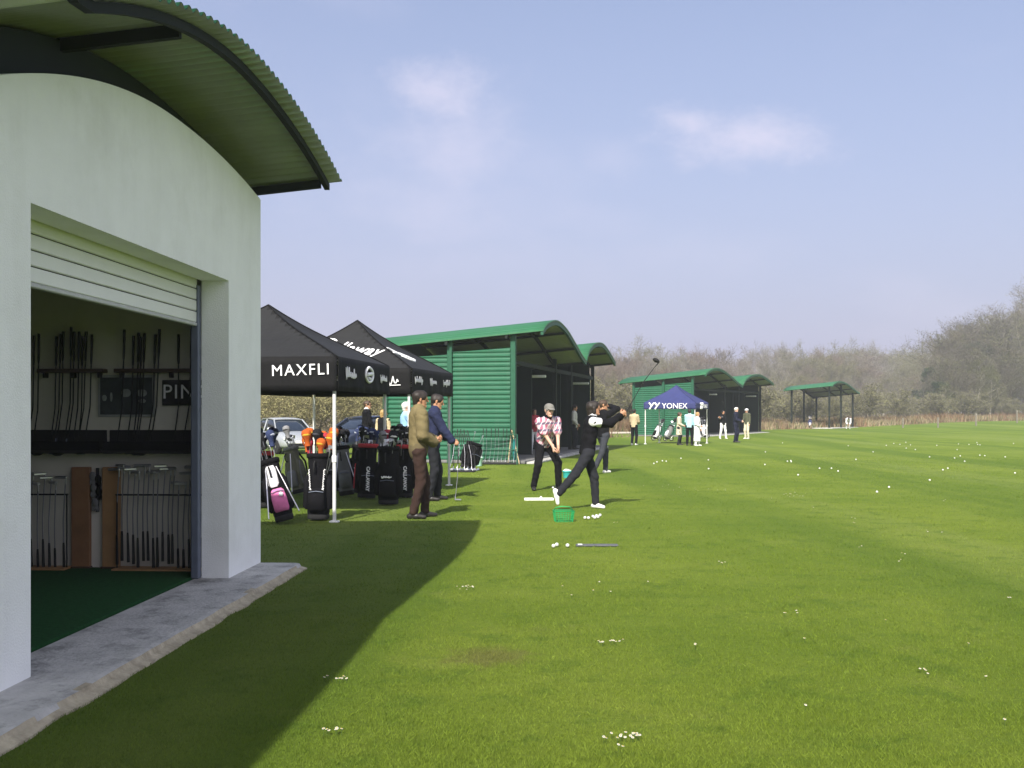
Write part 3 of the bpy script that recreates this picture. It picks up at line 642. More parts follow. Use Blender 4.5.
# ------------------------------------------------------------------ inside the shop: the display wall
WBM=Matrix.Translation(WB_O)@Matrix.Rotation(-WB_YAW,4,'Z')
def sx(px): return (px-512)/109+2.43
def szz(py): return 1.5-(py-412)/109
def SP(px,py,off=0.0): return WBM@Vector((sx(px),9.385-off,szz(py)))
def shop(name,label,cat,px,py,off=0.0,group=None): return thing(name,SP(px,py,off),-WB_YAW,label,cat,group)
def panel(x0,x1,y0,y1,d,m=None): return (((x0+x1)/2-512)/109,((y0+y1)/2-412)/109,abs(x1-x0)/109,abs(y1-y0)/109,d)
def sbox(mb,o,x0,x1,y0,y1,d,off=0,m=0,b=.004):
    """a box given by its edges on the wall, relative to thing o"""
    c=SP((x0+x1)/2,(y0+y1)/2,off+d/2); loc=Matrix.Rotation(WB_YAW,4,'Z')@(c-o.location)
    return mb.box(loc,(abs(x1-x0)/109,d,abs(y1-y0)/109),m,None,b)
for x0,x1,lab in((40,107.5,'dark brown upper rail of the shop holding a bunch of clubs'),(118,228,'dark brown upper rail of the shop above the letter sign')):
    o=shop('wall_shelf',lab,'shelf',(x0+x1)/2,371,0,'brown rails on the shop wall'); mb=MB(); sbox(mb,o,x0,x1,369,373,.10); mb.build('board',M_shelf,o)
    [sbox(MB(),o,x,x+2,373,378,.08).build('bracket',M_dark,o) for x in(x0+5,(x0+x1)/2,x1-7)]
for x0,x1,lab in((22,107,'black club tray on the shop wall below plain wall'),(110,228,'black club tray on the shop wall below the framed poster')):
    o=shop('club_tray',lab,'shelf',(x0+x1)/2,442,0,'black club trays on the shop wall'); mb=MB(); sbox(mb,o,x0,x1,430,452,.02); sbox(mb,o,x0,x1,449.5,453,.15,.02); mb.build('tray_back',M_dark,o)
    mb=MB(); sbox(mb,o,x0,x1,441,450,.012,.158); mb.build('lip',M_black,o)
o=shop('poster','grey framed poster of golf gear hung on shop wall','poster',127,396); mb=MB(); sbox(mb,o,98,156,375,417,.015); mb.build('frame',mat('poster_frame',(.33,.34,.33),.5),o)
mb=MB(); sbox(mb,o,100.5,153.5,377.5,414.5,.006,.015); mb.build('print',mat('poster_print',(.045,.055,.06),.4,.45,5),o)
mb=MB()
for px,py,rx,rz in((105,398,.022,.03),(112,397,.012,.045),(127,393,.045,.04),(143,393,.05,.035),(143.5,401,.035,.02)):
    c=SP(px,py,.0225); loc=Matrix.Rotation(WB_YAW,4,'Z')@(c-o.location); mb.ell(loc,(rx,.002,rz),12)
mb.build('pictured_gear',mat('poster_pale',(.28,.30,.29),.5,.3,20),o)
o=shop('letter_sign','black sign with white capital letters by the shutter rail','sign',194,392.5); mb=MB(); sbox(mb,o,164,228,380,405.5,.03); mb.build('board',M_dark,o)
lettering('lettering','PING',.185,lambda u,v,h,o=o: Vector((u-.045,-.032-h,v)),M_letter,o,ext=.002,space=1.12)
for a,b,lab in((72.5,91,'reddish brown upright board between putter racks'),(104,121,'orange brown upright board next to the long putter row')):
    o=shop('display_board',lab,'board',(a+b)/2,568.5,0,'brown boards against the shop wall'); mb=MB(); sbox(mb,o,a,b,467,568,.05); mb.build('board',mat('red_brown_board',(.24,.12,.055),.6,.2,4) if a<80 else M_wood,o); mb=MB(); sbox(mb,o,a-1,b+1,566,569.5,.07); mb.build('plinth',M_shelf,o)
# hanging gloves between the boards
o=shop('glove_rack','cluster of dark golf gloves hanging between two brown boards','rack',97.5,470); mb=MB(); sbox(mb,o,96,99,468,512,.02); mb.build('bar',M_dark,o)
for i,(px,py) in enumerate(((94.5,476),(100,479),(95.5,488),(100.5,491),(97,502))):
    c=Matrix.Rotation(WB_YAW,4,'Z')@(SP(px,py,.05)-o.location); mb=MB(); mb.ell(c,(.032,.016,.045),10)
    for k in range(4): mb.ell(c+Vector((-.022+.015*k,0,-.055)),(.0075,.009,.03),8)
    mb.build('glove',M_black if i%2 else cloth('grey_glove',(.16,.16,.16)),o)
for x0,x1,lab in((22,73,'low putter rack with black rail left of boards'),(120.5,228,'long low putter rack with black rail by the opening')):
    lab=lab.replace(' left of boards',' behind the near wall pier')
    o=shop('putter_rack',lab,'rack',(x0+x1)/2,568.5,0,'putter racks on the shop floor'); mb=MB(); sbox(mb,o,x0,x1,566,569,.20); mb.build('shelf',M_wood,o)
    mb=MB(); sbox(mb,o,x0,x1,493,494.6,.018,.10); mb.build('rail',M_dark,o)
    [sbox(MB(),o,x,x+1.4,494,568,.012,.104).build('upright',M_dark,o) for x in(x0+1,x1-2.4)]
rs=random.Random(3)
for i in range(18):
    px=122+i*5.05+rs.uniform(-.8,.8); tp=466+rs.uniform(-3,5)+(10 if i in(12,13) else 0); place_club('putter',SP(px,tp,.12),SP(px+rs.uniform(-1,1),tp+97,.09),'head-up club with black grip standing in the long putter rack','clubs in the long putter rack',rs.uniform(-.7,.7))
for i in range(7):
    px=27+i*6.6+rs.uniform(-1.2,1.2); tp=476+rs.uniform(-5,6); place_club('putter',SP(px,tp,.12),SP(px+rs.uniform(-1,1),tp+95,.09),'head-up putter with dark grip standing in the short putter rack','clubs in the short putter rack',rs.uniform(-.7,.7))
for i,px in enumerate((35,40,58,62,65,73,76,81,84.5,88,94)):
    dx=rs.uniform(-2,4); tp=347+rs.uniform(-3,4); place_club('driver' if i%2 else 'long',SP(px+dx*.6,tp+105,.11),SP(px,tp,.06),'dark gripped club upright in the wall tray below plain wall','clubs in the plain wall tray',rs.uniform(-.5,.5))
for i,px in enumerate((127,136.5,141.5,144,147.5,158.5,162.5,182,195,209,216)):
    dx=rs.uniform(-3,3); tp=341+rs.uniform(-2,6); place_club('long' if i%2 else 'driver',SP(px+dx,tp+110,.11),SP(px,tp,.06),'dark gripped club upright in the tray under the poster','clubs in the poster wall tray',rs.uniform(-.5,.5))
# ------------------------------------------------------------------ range sheds with wave-shaped green roofs
def wave(knots):
    t_=np.array([k[0] for k in knots]); z_=np.array([k[1] for k in knots])
    d=np.gradient(z_,t_)
    def f(t):
        t=min(max(t,t_[0]),t_[-1]); i=min(max(int(np.searchsorted(t_,t))-1,0),len(t_)-2); h=t_[i+1]-t_[i]; u=(t-t_[i])/h
        return float((2*u**3-3*u*u+1)*z_[i]+(u**3-2*u*u+u)*h*d[i]+(-2*u**3+3*u*u)*z_[i+1]+(u**3-u*u)*h*d[i+1])
    return f
W1=wave([(0,3.83),(.35,3.98),(1,4.14),(2,4.27),(3.4,4.18),(5.2,3.80),(6.6,3.45),(7.4,3.30)])
W2=wave([(7.4,3.34),(7.8,3.62),(8.6,3.90),(10,4.12),(11.4,4.16),(13,3.96),(14.8,3.60)])
TS=.083
def shed_roof(root, waves, depth):
    rf=None
    for wi,(f,a,b) in enumerate(waves):
        mb=MB(); n=int((b-a)/.045); P=[]
        for x in(0,-.5,-2,-3.5,-depth): P.append([Vector((x,a+(b-a)*i/n,f(a+(b-a)*i/n)+TS*x+.012*math.sin((a+(b-a)*i/n)*2*PI/.18))) for i in range(n+1)])
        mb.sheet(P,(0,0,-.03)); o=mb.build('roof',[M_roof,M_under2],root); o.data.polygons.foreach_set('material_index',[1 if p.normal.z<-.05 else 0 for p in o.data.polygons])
        for x in(-.05,-1.1,-depth/2,-depth+.15):
            rg=[]
            for i in range(33):
                t=a+.02+(b-a-.04)*i/32; z=f(t)+TS*x-.045; d=.10
                rg.append([Vector((x-.04,t,z-d)),Vector((x+.04,t,z-d)),Vector((x+.04,t,z)),Vector((x-.04,t,z))])
            mb=MB(); mb.loft(rg,0,True,False); mb.build('rafter',M_beam if x<-.06 else M_post,o)
        for t in np.linspace(a+.25,b-.25,5):
            z=f(t)-.10; mb=MB(); mb.prism([(t-.04,-.05),(t+.04,-.05),(t+.04,.03),(t-.04,.03)],-.10,-depth+.1,lambda p,q,d,z=z: Vector((d,p,z+q+TS*d))); mb.build('purlin',M_beam,o)
def ribbed(root,x0,x1,t,ztop,face,name='side_wall',pitch=.136):
    """horizontal box-profile cladding; face -1 looks towards smaller t"""
    mb=MB(); z=.06; rows=[]
    zmax=max(ztop(x0),ztop(x1)); n=int((zmax-.06)/pitch)
    for i in range(n+1):
        for dz,o in((0,0),(.034,.002),(.060,.026),(.098,.026),(.122,.003)): rows.append((z+i*pitch+dz,o))
    P=[[Vector((x,t+face*o,min(zz,ztop(x)))) for x in np.linspace(x0,x1,3)] for zz,o in rows]
    mb.sheet(P,(0,-face*.03,0),0,False); return mb.build(name,M_clad,root)
D_=5.8
def make_shed(label):
    r=thing('range_shed',(0,0,0),0,label,'shed','green driving range sheds'); shed_roof(r,((W1,0,7.43),(W2,7.37,14.8)),D_)
    xf=-.95; top=lambda x: 3.38+TS*(x-xf)*.8
    ribbed(r,xf-.10,-2.78,.30,top,-1); ribbed(r,-2.92,-D_+1.0,.30,lambda x: top(x)-.05,-1); ribbed(r,xf-.1,-D_+1.0,14.5,lambda x:3.1+TS*(x-xf),1)
    for x,t in((xf,.29),(-2.85,.27),(-D_+.95,.29),(xf,6.35),(xf,9.3),(xf,14.5),(-D_+.95,14.5)):
        f=W1 if t<7.4 else W2; h=f(t)+TS*x-.10; MB().box((x,t,h/2),(.15 if t<1 else .13,.15,h),0,None,.01).build('post',M_post if t<1 or x<-4.5 else M_beam,r)
    MB().box((xf,7.4,2.93),(.09,13.9,.13),0,None,.008).build('header_beam',M_beam,r)
    mb=MB(); tt=[.36+14.08*i/70 for i in range(71)]; hh_=lambda t: (W1 if t<7.4 else W2)(t)+TS*(-D_+.97)-.10
    mb.prism([(.36,.02),(14.44,.02)]+[(t,hh_(t)) for t in tt[::-1]],-D_+.94,-D_+1.0,lambda a,b_,d: Vector((d,a,b_))); mb.build('back_wall',M_shade_green,r)
    for t,h0,h1 in((.37,2.95,2.95),(14.42,3.62,3.28)): MB().prism([(-1.07,.05),(-4.80,.05),(-4.80,h1-.08),(-1.07,h0-.06)],t-.025,t+.025,lambda a,b_,d: Vector((a,d,b_))).build('shade_lining',M_shade_green,r)  # interior shade carried by the dark colour of these sheets
    for t in(4.4,9.35,11.9): MB().box((-3.05,t,1.55),(3.45,.06,2.9)).build('bay_divider',M_shade_green,r)
    MB().box((-2.7,7.4,.05),(4.2,14.3,.10),0,None,.02).build('floor_slab',mat('shed_floor',(.16,.16,.155),.9,.15,3,.4,30,dirt=((.06,.06,.06),.6,1.5)),r)
    MB().box((-.42,7.4,.03),(.28,14.3,.075),0,None,.02).build('kerb',M_conc,r)
    for t in(4.75,13.4): MB().box((-1.3,t,2.68),(.75,.13,.09),0,None,.02).build('strip_lamp',M_wpaint,r)
    return r
S1=make_shed('long green ribbed range shed with wavy roof right behind black tent')
S1.location=(.895,29.1,0); S1.rotation_euler=(0,0,-R(13.7))
S2=dup(S1,None,'long green range shed standing behind the small blue tent'); S2.location=(11.75,62.2,gz(13,66)-.02); S2.rotation_euler=(0,0,-R(30))
r=thing('open_shelter',(28.4,91,gz(28,93)),-R(37),'open sided shelter with green wavy roof on dark posts far off','shelter'); shed_roof(r,((W1,0,7.4),),4.6)
for x in(-.5,-4.0):
    for t in(.6,3.6,6.8): h=W1(t)+TS*x-.10; MB().box((x,t,h/2),(.14,.14,h)).build('post',M_beam,r)
MB().box((-2.2,3.7,.04),(4.2,7.0,.08)).build('floor_slab',M_conc,r)
# ------------------------------------------------------------------ pop-up tents
def tent(name,FL,yaw,S,eave,peak,val,m1,m2,label):
    FL=Vector((*FL,gz(*FL))); r=thing(name,FL,-R(yaw),label,'tent'); c=S/2; NR=14
    def top(x,y):
        q=max(abs(x-c),abs(y-c))/c; sw=1-.10*math.sin(PI*q)*(1-.0*q); h=(1-q)
        along=min(abs(x-c),abs(y-c))/(c*max(q,1e-3)); sag=.035*math.sin(PI*min(q,1))*(1-along**2)
        return eave+(peak-eave)*(h*sw) - sag
    mb=MB(); n=28
    P=[[Vector((S*i/n,S*j/n,top(S*i/n,S*j/n))) for j in range(n+1)] for i in range(n+1)]; mb.sheet(P,(0,0,-.012),0,False)
    can=mb.build('canopy',m1,r)
    cs=[(0,0),(S,0),(S,S),(0,S)]; mb=MB()
    for k in range(4):
        a=Vector((*cs[k],0)); b=Vector((*cs[(k+1)%4],0)); d=(b-a).normalized(); o=Vector((d.y,-d.x,0)); P=[]
        for i in range(41):
            t=i/40; p=a.lerp(b,t); e=math.sin(PI*t)
            P.append([p+o*(.012+.012*math.sin(t*19+k)*q*e+.010*math.sin(t*47)*q*e)+Vector((0,0,eave+.004-val*q-.02*e*(1-q)*0)) for q in np.linspace(0,1,6)])
        mb.sheet(P,o*.006)
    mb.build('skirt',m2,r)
    mb=MB()
    for k in range(4): a=Vector((*cs[k],eave+.004)); pts=[Vector((cs[k][0]+(c-cs[k][0])*t,cs[k][1]+(c-cs[k][1])*t,0)) for t in np.linspace(0,1,18)]; mb.tube([Vector((p.x,p.y,top(p.x,p.y)+.004)) for p in pts],.012,6)
    mb.build('seam',m2,can)
    for k,(x,y) in enumerate(cs):
        ix=.05 if x<c else -.05; iy=.05 if y<c else -.05
        mb=MB(); mb.box((x+ix,y+iy,eave/2),(.042,.042,eave-.02),0,None,.005); pl=mb.build('pole',M_pole,r)
        MB().box((x+ix,y+iy,.86),(.06,.06,.10),0,None,.01).build('slide_clamp',M_wpaint,pl); MB().box((x+ix,y+iy,.012),(.12,.12,.024),0,None,.006).build('foot',M_wpaint,pl)
    mb=MB()
    for k in range(4):
        a=Vector((*cs[k],0)); b=Vector((*cs[(k+1)%4],0)); ins=(Vector((c,c,0))-(a+b)/2).normalized()*.05
        for s0,s1 in((0,.5),(.5,1)):
            p=a.lerp(b,s0)+ins; q=a.lerp(b,s1)+ins; mb.tube([p+Vector((0,0,eave-.05)),q+Vector((0,0,eave-.32))],.011,6); mb.tube([p+Vector((0,0,eave-.32)),q+Vector((0,0,eave-.05))],.011,6)
    mb.build('truss',M_pole,r); return r,top
def face_fn(S,eave,face,cx,cz,tilt=0.0,out=.034):
    """text space on a tent's skirt: front looks to -y, side to +x"""
    ct,st=math.cos(tilt),math.sin(tilt)
    if face=='front': return lambda u,v,h: Vector((cx+u*ct-v*st,-out-h,cz+u*st+v*ct))
    return lambda u,v,h: Vector((S+out+h,cx+u*ct-v*st,cz+u*st+v*ct))
def slope_fn(top,S,face,ca,q,tilt=0.0):
    ct,st=math.cos(tilt),math.sin(tilt)
    def f(u,v,h):
        a=u*ct-v*st; b=(u*st+v*ct)*1.25
        x,y=((ca+a,q+b) if face=='front' else (S-q-b,ca+a)); return Vector((x,y,top(x,y)+.012+h))
    return f
def scribble(name,fn,w,h,seed,parent,r=.014,under=False,emb=False):
    """a handwritten-looking word too small to read, as a ribbon of strokes"""
    rs=random.Random(seed); mb=MB(); n=int(w/h*1.25)+2; pts=[]
    pts.append((-w/2,h*.5)); pts.append((-w/2+.2*h,-h*.5))
    for i in range(n): x=-w/2+.3*h+(w-.3*h)*i/n; pts+= [(x,-h*.18+rs.uniform(-.05,.1)*h),(x+.2*w/n,h*(.22+(.35 if rs.random()<.25 else 0))),(x+.55*w/n,-h*(.2+(.35 if rs.random()<.2 else 0)))]
    cr=[]
    for i in range(len(pts)-1):
        for k in range(3): t=k/3; cr.append((pts[i][0]+(pts[i+1][0]-pts[i][0])*t,pts[i][1]+(pts[i+1][1]-pts[i][1])*t))
    mb.tube([fn(x,y,-.001) for x,y in cr],r,5)
    if under: mb.tube([fn(-w*.35,-h*.55,-.001),fn(w*.5,-h*.45,-.001)],r*.8,5)
    return mb.build(name,M_letter,parent)
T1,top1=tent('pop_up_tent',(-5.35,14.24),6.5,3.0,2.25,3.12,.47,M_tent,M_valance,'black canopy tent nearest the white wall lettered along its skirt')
T1['label']='black canopy tent beside the white wall, lettered along its front skirt'
lettering('lettering','MAXFLI',.215,face_fn(3,2.25,'front',2.50,2.065,R(1.5)),M_letter,T1,ext=.003,space=1.18)
scribble('script_mark',face_fn(3,2.25,'side',.62,2.02,R(-3)),.58,.17,4,T1,.009)
mb=MB(); fn=face_fn(3,2.25,'side',1.62,2.06)
mb.tube([fn(.17*math.cos(a)*1.25,.11*math.sin(a),-.002) for a in np.linspace(0,2*PI,22)],.022,5); mb.tube([fn(-.14,.0,-.002),fn(.15,.02,-.002)],.030,5); mb.tube([fn(-.06,-.05,-.002),fn(.08,-.06,-.002)],.022,5); mb.build('emblem',M_letter,T1)
scribble('script_mark',face_fn(3,2.25,'side',2.55,2.02,R(-2)),.45,.12,9,T1,.008)
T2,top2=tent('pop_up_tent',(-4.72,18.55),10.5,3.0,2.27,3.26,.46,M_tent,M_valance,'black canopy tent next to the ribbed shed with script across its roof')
lettering('lettering','Callaway',.36,slope_fn(top2,3,'front',1.62,.72,R(-13)),M_letter,T2,ext=.003,shear=.3,off=.003,space=1.05)
mb=MB(); fn=slope_fn(top2,3,'side',1.15,.50,R(-4))
for pts,rr in((((-.46,.10),(-.30,.13),(-.12,.09),(.02,.02)),.026),(((-.38,.02),(-.22,.0),(-.05,.08)),.026),(((-.10,-.02),(.05,-.10),(.25,-.12),(.45,-.06)),.022),(((-.02,.08),(.18,.10),(.36,.05),(.48,-.05)),.022),(((.0,-.02),(.14,.0)),.03)):
    mb.tube([fn(x,y,-.01) for x,y in pts],rr,6)
mb.build('emblem',M_letter,T2)
scribble('script_mark',face_fn(3,2.27,'front',2.52,2.04),.60,.15,12,T2,.011,True)
for a,w,sd in((.42,.55,21),(1.42,.5,22),(2.45,.55,23)): scribble('script_mark',face_fn(3,2.27,'side',a,2.06),w,.13,sd,T2,.008)
T3,top3=tent('pop_up_tent',(6.3,49),24,2.5,1.97,2.83,.30,M_bluetent,M_bluetent,'small blue canopy tent with white lettering in front of green shed')
lettering('lettering','YONEX',.36,face_fn(2.5,1.97,'front',1.50,1.81),M_letter,T3,ext=.003,space=1.0)
def yy_mark(fn,s):
    mb=MB()
    for o in(-.11,.11):
        mb.tube([fn((o-.10)*s,.12*s,0),fn(o*s,.0,0)],.035*s,5); mb.tube([fn((o+.10)*s,.12*s,0),fn(o*s,.0,0),fn((o-.08)*s,-.12*s,0)],.035*s,5)
    return mb
yy_mark(face_fn(2.5,1.97,'front',.52,1.82),1.25).build('emblem',M_letter,T3); yy_mark(face_fn(2.5,1.97,'side',1.0,1.82),1.15).build('emblem',M_letter,T3)
lettering('lettering','YONEX',.26,face_fn(2.5,1.97,'side',1.75,1.80),M_letter,T3,ext=.003)
# ------------------------------------------------------------------ golf bags
def golf_bag(px,py,label,face=-90,tilt=(0,0),H=.88,r=1.0,col='black',trim=None,side=None,front=None,mark=None,legs=False,clubs=(),clab='',seed=1,loc=None,strap='black',top=None,splay=2.1):
    """a stand or staff bag: face is where its pockets point; tilt leans its top in world x and y"""
    rs=random.Random(seed); p=loc if loc is not None else at(px,py); p=Vector(p)
    axis=Vector((tilt[0],tilt[1],1)).normalized(); f=Vector((math.cos(R(face)),math.sin(R(face)),0)); f=(f-axis*f.dot(axis)).normalized(); x=axis.cross(-f)*-1.0; y=-f; x=y.cross(axis)
    M=frame(x,y,axis,p+Vector((0,0,.015+.10*r*math.hypot(*tilt)))); root=thing('golf_bag',(0,0,0),0,label,'golf bag','golf bags set out on the grass'); root.matrix_basis=M
    C=lambda n,c: cloth(n,c)
    cm={'black':M_black,'grey':C('grey_bag_fabric',(.15,.155,.15)),'olive':C('olive_bag_fabric',(.13,.13,.095)),'white':C('white_bag_fabric',(.66,.65,.66)),'pink':C('pink_bag_fabric',(.62,.17,.36)),'red':C('red_bag_trim',(.42,.04,.05)),'navy':C('navy_bag_fabric',(.03,.04,.10)),'purple':C('purple_bag_fabric',(.10,.05,.20))}
    def ring(rx,ry,z,n=20,cx=0,cy=0,e=2.6): return [Vector((cx+rx*math.copysign(abs(math.cos(2*PI*k/n))**(2/e),math.cos(2*PI*k/n)),cy+ry*math.copysign(abs(math.sin(2*PI*k/n))**(2/e),math.sin(2*PI*k/n)),z)) for k in range(n)]
    mb=MB(); mb.loft([ring(.118*r,.105*r,.05),ring(.128*r,.112*r,.10),ring(.130*r,.115*r,.30),ring(.122*r,.108*r,.50),ring(.118*r,.105*r,H*.80),ring(.124*r,.110*r,H-.05)]); mb.build('body',cm[col],root)
    mb=MB(); mb.loft([ring(.112*r,.10*r,0),ring(.124*r,.11*r,.012),ring(.126*r,.112*r,.06),ring(.121*r,.107*r,.072)]); mb.build('base',M_rubber,root)
    mb=MB(); mb.loft([ring(.122*r,.108*r,H-.06),ring(.138*r,.124*r,H-.05),ring(.142*r,.128*r,H),ring(.128*r,.114*r,H+.012),ring(.122*r,.108*r,H-.03)],0,False); mb.build('collar',M_black if not trim else cm[trim],root)
    mb=MB(); mb.loft([ring(.085*r,.03,.12,14,0,-.115*r),ring(.100*r,.055*r,.15,14,0,-.125*r),ring(.100*r,.060*r,.30,14,0,-.122*r),ring(.088*r,.045*r,.40,14,0,-.115*r),ring(.06*r,.02,.43,14,0,-.11*r)]); pk=mb.build('front_pocket',cm[front or col],root)
    mb=MB(); mb.tube([(-.085*r,-.168*r,.38),(0,-.178*r,.395),(.085*r,-.168*r,.38)],.006,5); mb.build('zip',M_steel,pk)
    for sg in(-1,1):
        mb=MB(); mb.loft([ring(.03,.07*r,.14,14,sg*.125*r,0),ring(.045*r,.085*r,.18,14,sg*.133*r,0),ring(.042*r,.085*r,.55,14,sg*.128*r,0),ring(.02,.05*r,.62,14,sg*.118*r,0)]); sp=mb.build('side_pocket',cm[side or col],root)
        if trim: mb=MB(); mb.tube([(sg*.178*r,-.06*r,.16),(sg*.178*r,-.07*r,.4),(sg*.168*r,-.03*r,.58),(sg*.165*r,.04*r,.58),(sg*.175*r,.07*r,.4),(sg*.178*r,.06*r,.16)],.011,6); mb.build('piping',cm[trim],sp)
    mb=MB(); mb.tube([(.06*r,.11*r,.22),(.11*r,.19*r,.36),(.09*r,.21*r,.55),(.04*r,.12*r,H-.1)],.018,7); mb.build('strap',cm[strap],root)
    mb=MB(); mb.tube([(-.03,-.115*r,H-.10),(-.03,-.165*r,H-.13),(-.03,-.165*r,H-.22),(-.03,-.115*r,H-.25)],.011,6); mb.build('handle',M_rubber,root)
    if top: mb=MB(); mb.loft([ring(.045*r,.02,.46,14,-.02*r,-.098*r),ring(.075*r,.028,.50,14,-.02*r,-.100*r),ring(.072*r,.028,.70,14,-.015*r,-.098*r),ring(.05*r,.02,.75,14,-.01*r,-.095*r)]); mb.build('top_panel',cm[top],root)
    if legs:
        for sg in(-1,1): mb=MB(); mb.tube([(sg*.07,-.12*r,H-.12),(sg*.20,-.42,.04)],.009,6); mb.build('leg',M_ironhead,root)
    if mark:
        kind,arg=mark
        if kind=='vertical':
            for sg in(-1,1): scribble('script_mark',lambda u,v,h,sg=sg: Vector((sg*(.080+.012*u/.2)*r+v*.55,-.125*r-.012-h,.56+u)),.30,.05,seed+sg,root,.0055)
        elif kind=='side':
            lettering('lettering',arg,.078,lambda u,v,h: Vector((.0+v,-.19*r-h,.33-u)),M_letter,root,ext=.002,off=.004)
        elif kind=='front': scribble('script_mark',lambda u,v,h: Vector((u,-.188*r-h,.44+v)),.17,.035,seed,root,.006)
        elif kind=='badge': mb=MB(); mb.lathe([(.030,0),(.030,.006),(.012,.008)],16); o=mb.build('badge',M_letter,root); o.matrix_basis=Matrix.Translation((.035,-.186*r,.34))@Matrix.Rotation(R(90),4,'X')
    for i,(kind,cov) in enumerate(clubs):
        a=2*PI*i/len(clubs)+rs.uniform(-.3,.3); q=rs.uniform(.3,.75); bx,by=.085*r*q*math.cos(a),.075*r*q*math.sin(a)
        tx,ty=bx*splay+rs.uniform(-.03,.03),by*splay+rs.uniform(-.03,.03)
        ln={'driver':1.12,'iron':.96,'putter':.88,'covered':1.10}[kind]+(rs.uniform(-.17,.04) if splay>3 else rs.uniform(-.07,.03)); zb=.10
        place_club(kind,M@Vector((tx,ty,zb+ln)),M@Vector((bx*.6,by*.6,zb)),clab,'clubs carried in the golf bags',rs.uniform(0,6.28),cov)
    return root
irons=[('iron',None)]*7
golf_bag(285,524,'black stand bag with pink pocket and white panel leaning by wall',-75,(-.30,.12),.84,1.0,'black',None,'black','pink',('badge',''),True,irons[:4]+[('covered','blue'),('covered','black'),('covered','blue')],'club sticking out of the leaning pink pocket bag',2,None,'white','white')
golf_bag(318.5,520.5,'tall black bag with two white scripts and orange covers',-90,(0,.03),.90,1.18,'black',None,None,None,('vertical',''),False,[('covered','orange'),('covered','orange'),('covered','red'),('covered','orange'),('covered','black2'),('covered','orange'),('covered','orange'),('covered','red'),('covered','orange'),('covered','black2'),('covered','orange'),('iron',None),('iron',None)],'orange covered club in the tall black bag',3,splay=3.3)
golf_bag(300,495,'olive grey bag leaning behind the bag with orange covers',-120,(-.22,.05),.84,1.0,'olive','grey',None,'grey',None,True,irons+[('covered','grey')],'club sticking out of the olive grey bag',4)
golf_bag(263.5,508,'black bag with red collar half hidden by the white wall',-80,(.02,.05),.86,1.0,'black','red',None,None,None,False,[('covered','blue')]*4+irons[:2],'dark covered club in the red collared bag',5)
golf_bag(347,497,'grey and black bag on bent wire legs behind tent pole',-80,(-.14,.12),.86,1.05,'grey',None,'black','grey',None,True,[('covered','black2')]*4+irons[:3],'club in the grey bag behind the tent pole',6)
golf_bag(354,494,'black bag with blue white covers beside the grey bag',-95,(.12,.06),.86,1.05,'black',None,None,None,('front',''),False,[('covered','blue')]*8,'blue covered club in the crowded black bag',7)
golf_bag(366.5,499,'black staff bag with red piping and white side letters, among bags',-80,(.03,.05),.92,1.25,'black','red',None,None,('side','CALLAWAY'),False,[('covered','blue')]*4+[('covered','black')]*3+irons[:4],'club in the red piped bag of the crowd',8)
golf_bag(388.5,505,'big plain black staff bag with small script across its front',-90,(0,.02),.92,1.30,'black',None,None,None,('front',''),False,[('covered','black')]*3+[('covered','red')]*2+[('covered','grey')]+irons[:5],'club standing in the big plain black staff bag',9)
golf_bag(405,498,'black staff bag with red piping and white letters behind brown trousers',-85,(0,.04),.90,1.1,'black','red',None,None,('side','CALLAWAY'),False,[('covered','black')]*4+irons[:3],'club in the red piped bag behind olive jacket man',10)
golf_bag(399,489,'dark navy bag with grey covers behind the plain black bag',-90,(.02,.05),.90,1.1,'navy',None,None,None,None,False,[('covered','grey')]*3+[('covered','black')]*3,'grey or black covered club in the dark navy bag',11)
golf_bag(333,492,'small black bag seen between bag with orange covers and pole',-90,(.0,.05),.86,1.0,'black',None,None,None,None,False,[('covered','red'),('covered','black2'),('covered','black2')]+irons[:5],'club in the small black bag near the pole',12)
golf_bag(467,471,'low black bag slumped behind fan of display irons',-60,(.30,.10),.68,1.45,'black',None,None,None,None,False,[('putter',None)]*2,'black covered club in the bag behind display irons',13)
# trolleys with bags at the blue tent
M_alu=mat('trolley_tube',(.45,.45,.47),.35,.06,9,metal=.7)
def trolley(px,py,lean,label,blab,col,front,seed,face=-70):
    p=at(px,py); r=thing('golf_trolley',p,R(face+90),label,'golf trolley','golf trolleys by the blue tent and shelter')
    mb=MB(); mb.tube([(0,.0,.10),(0,.28,.55),(0,.52,1.02)],.016,7); mb.tube([(-.26,.02,.15),(.26,.02,.15)],.013,7); mb.tube([(-.1,-.16,.05),(.1,-.16,.05)],.013,7); mb.tube([(0,.0,.10),(0,-.16,.05)],.014,7); mb.build('frame',M_alu,r)
    mb=MB(); mb.tube([(-.10,.52,1.02),(.10,.52,1.02)],.018,7); mb.build('handle',M_rubber,r)
    for sg in(-1,1):
        mb=MB(); mb.tube([(sg*.27+.0,.02+.13*math.cos(a),.15+.13*math.sin(a)) for a in np.linspace(0,2*PI,20)],.020,6); w=mb.build('wheel',M_rubber,r)
        mb=MB(); [mb.tube([(sg*.27,.02,.15),(sg*.27,.02+.13*math.cos(a),.15+.13*math.sin(a))],.008,5) for a in np.linspace(0,2*PI,7)[:-1]]; mb.build('spokes',M_rim,w)
    d=Matrix.Rotation(R(face+90),4,'Z')@Vector((0,.50,1)); golf_bag(0,0,blab,face,(d.x*lean,d.y*lean),.76,1.0,col,None,None,front,None,False,[('covered','black2')]*2+[('iron',None)]*3,'club in the '+blab.split(' strapped')[0],seed,p+Vector((0,0,.06))+(Matrix.Rotation(R(face+90),4,'Z')@Vector((0,-.10,0))))
trolley(656,440.6,1.0,'two wheeled trolley nearest the blue tent pole','white and black bag strapped to trolley near tent pole','white','black',31,-150)
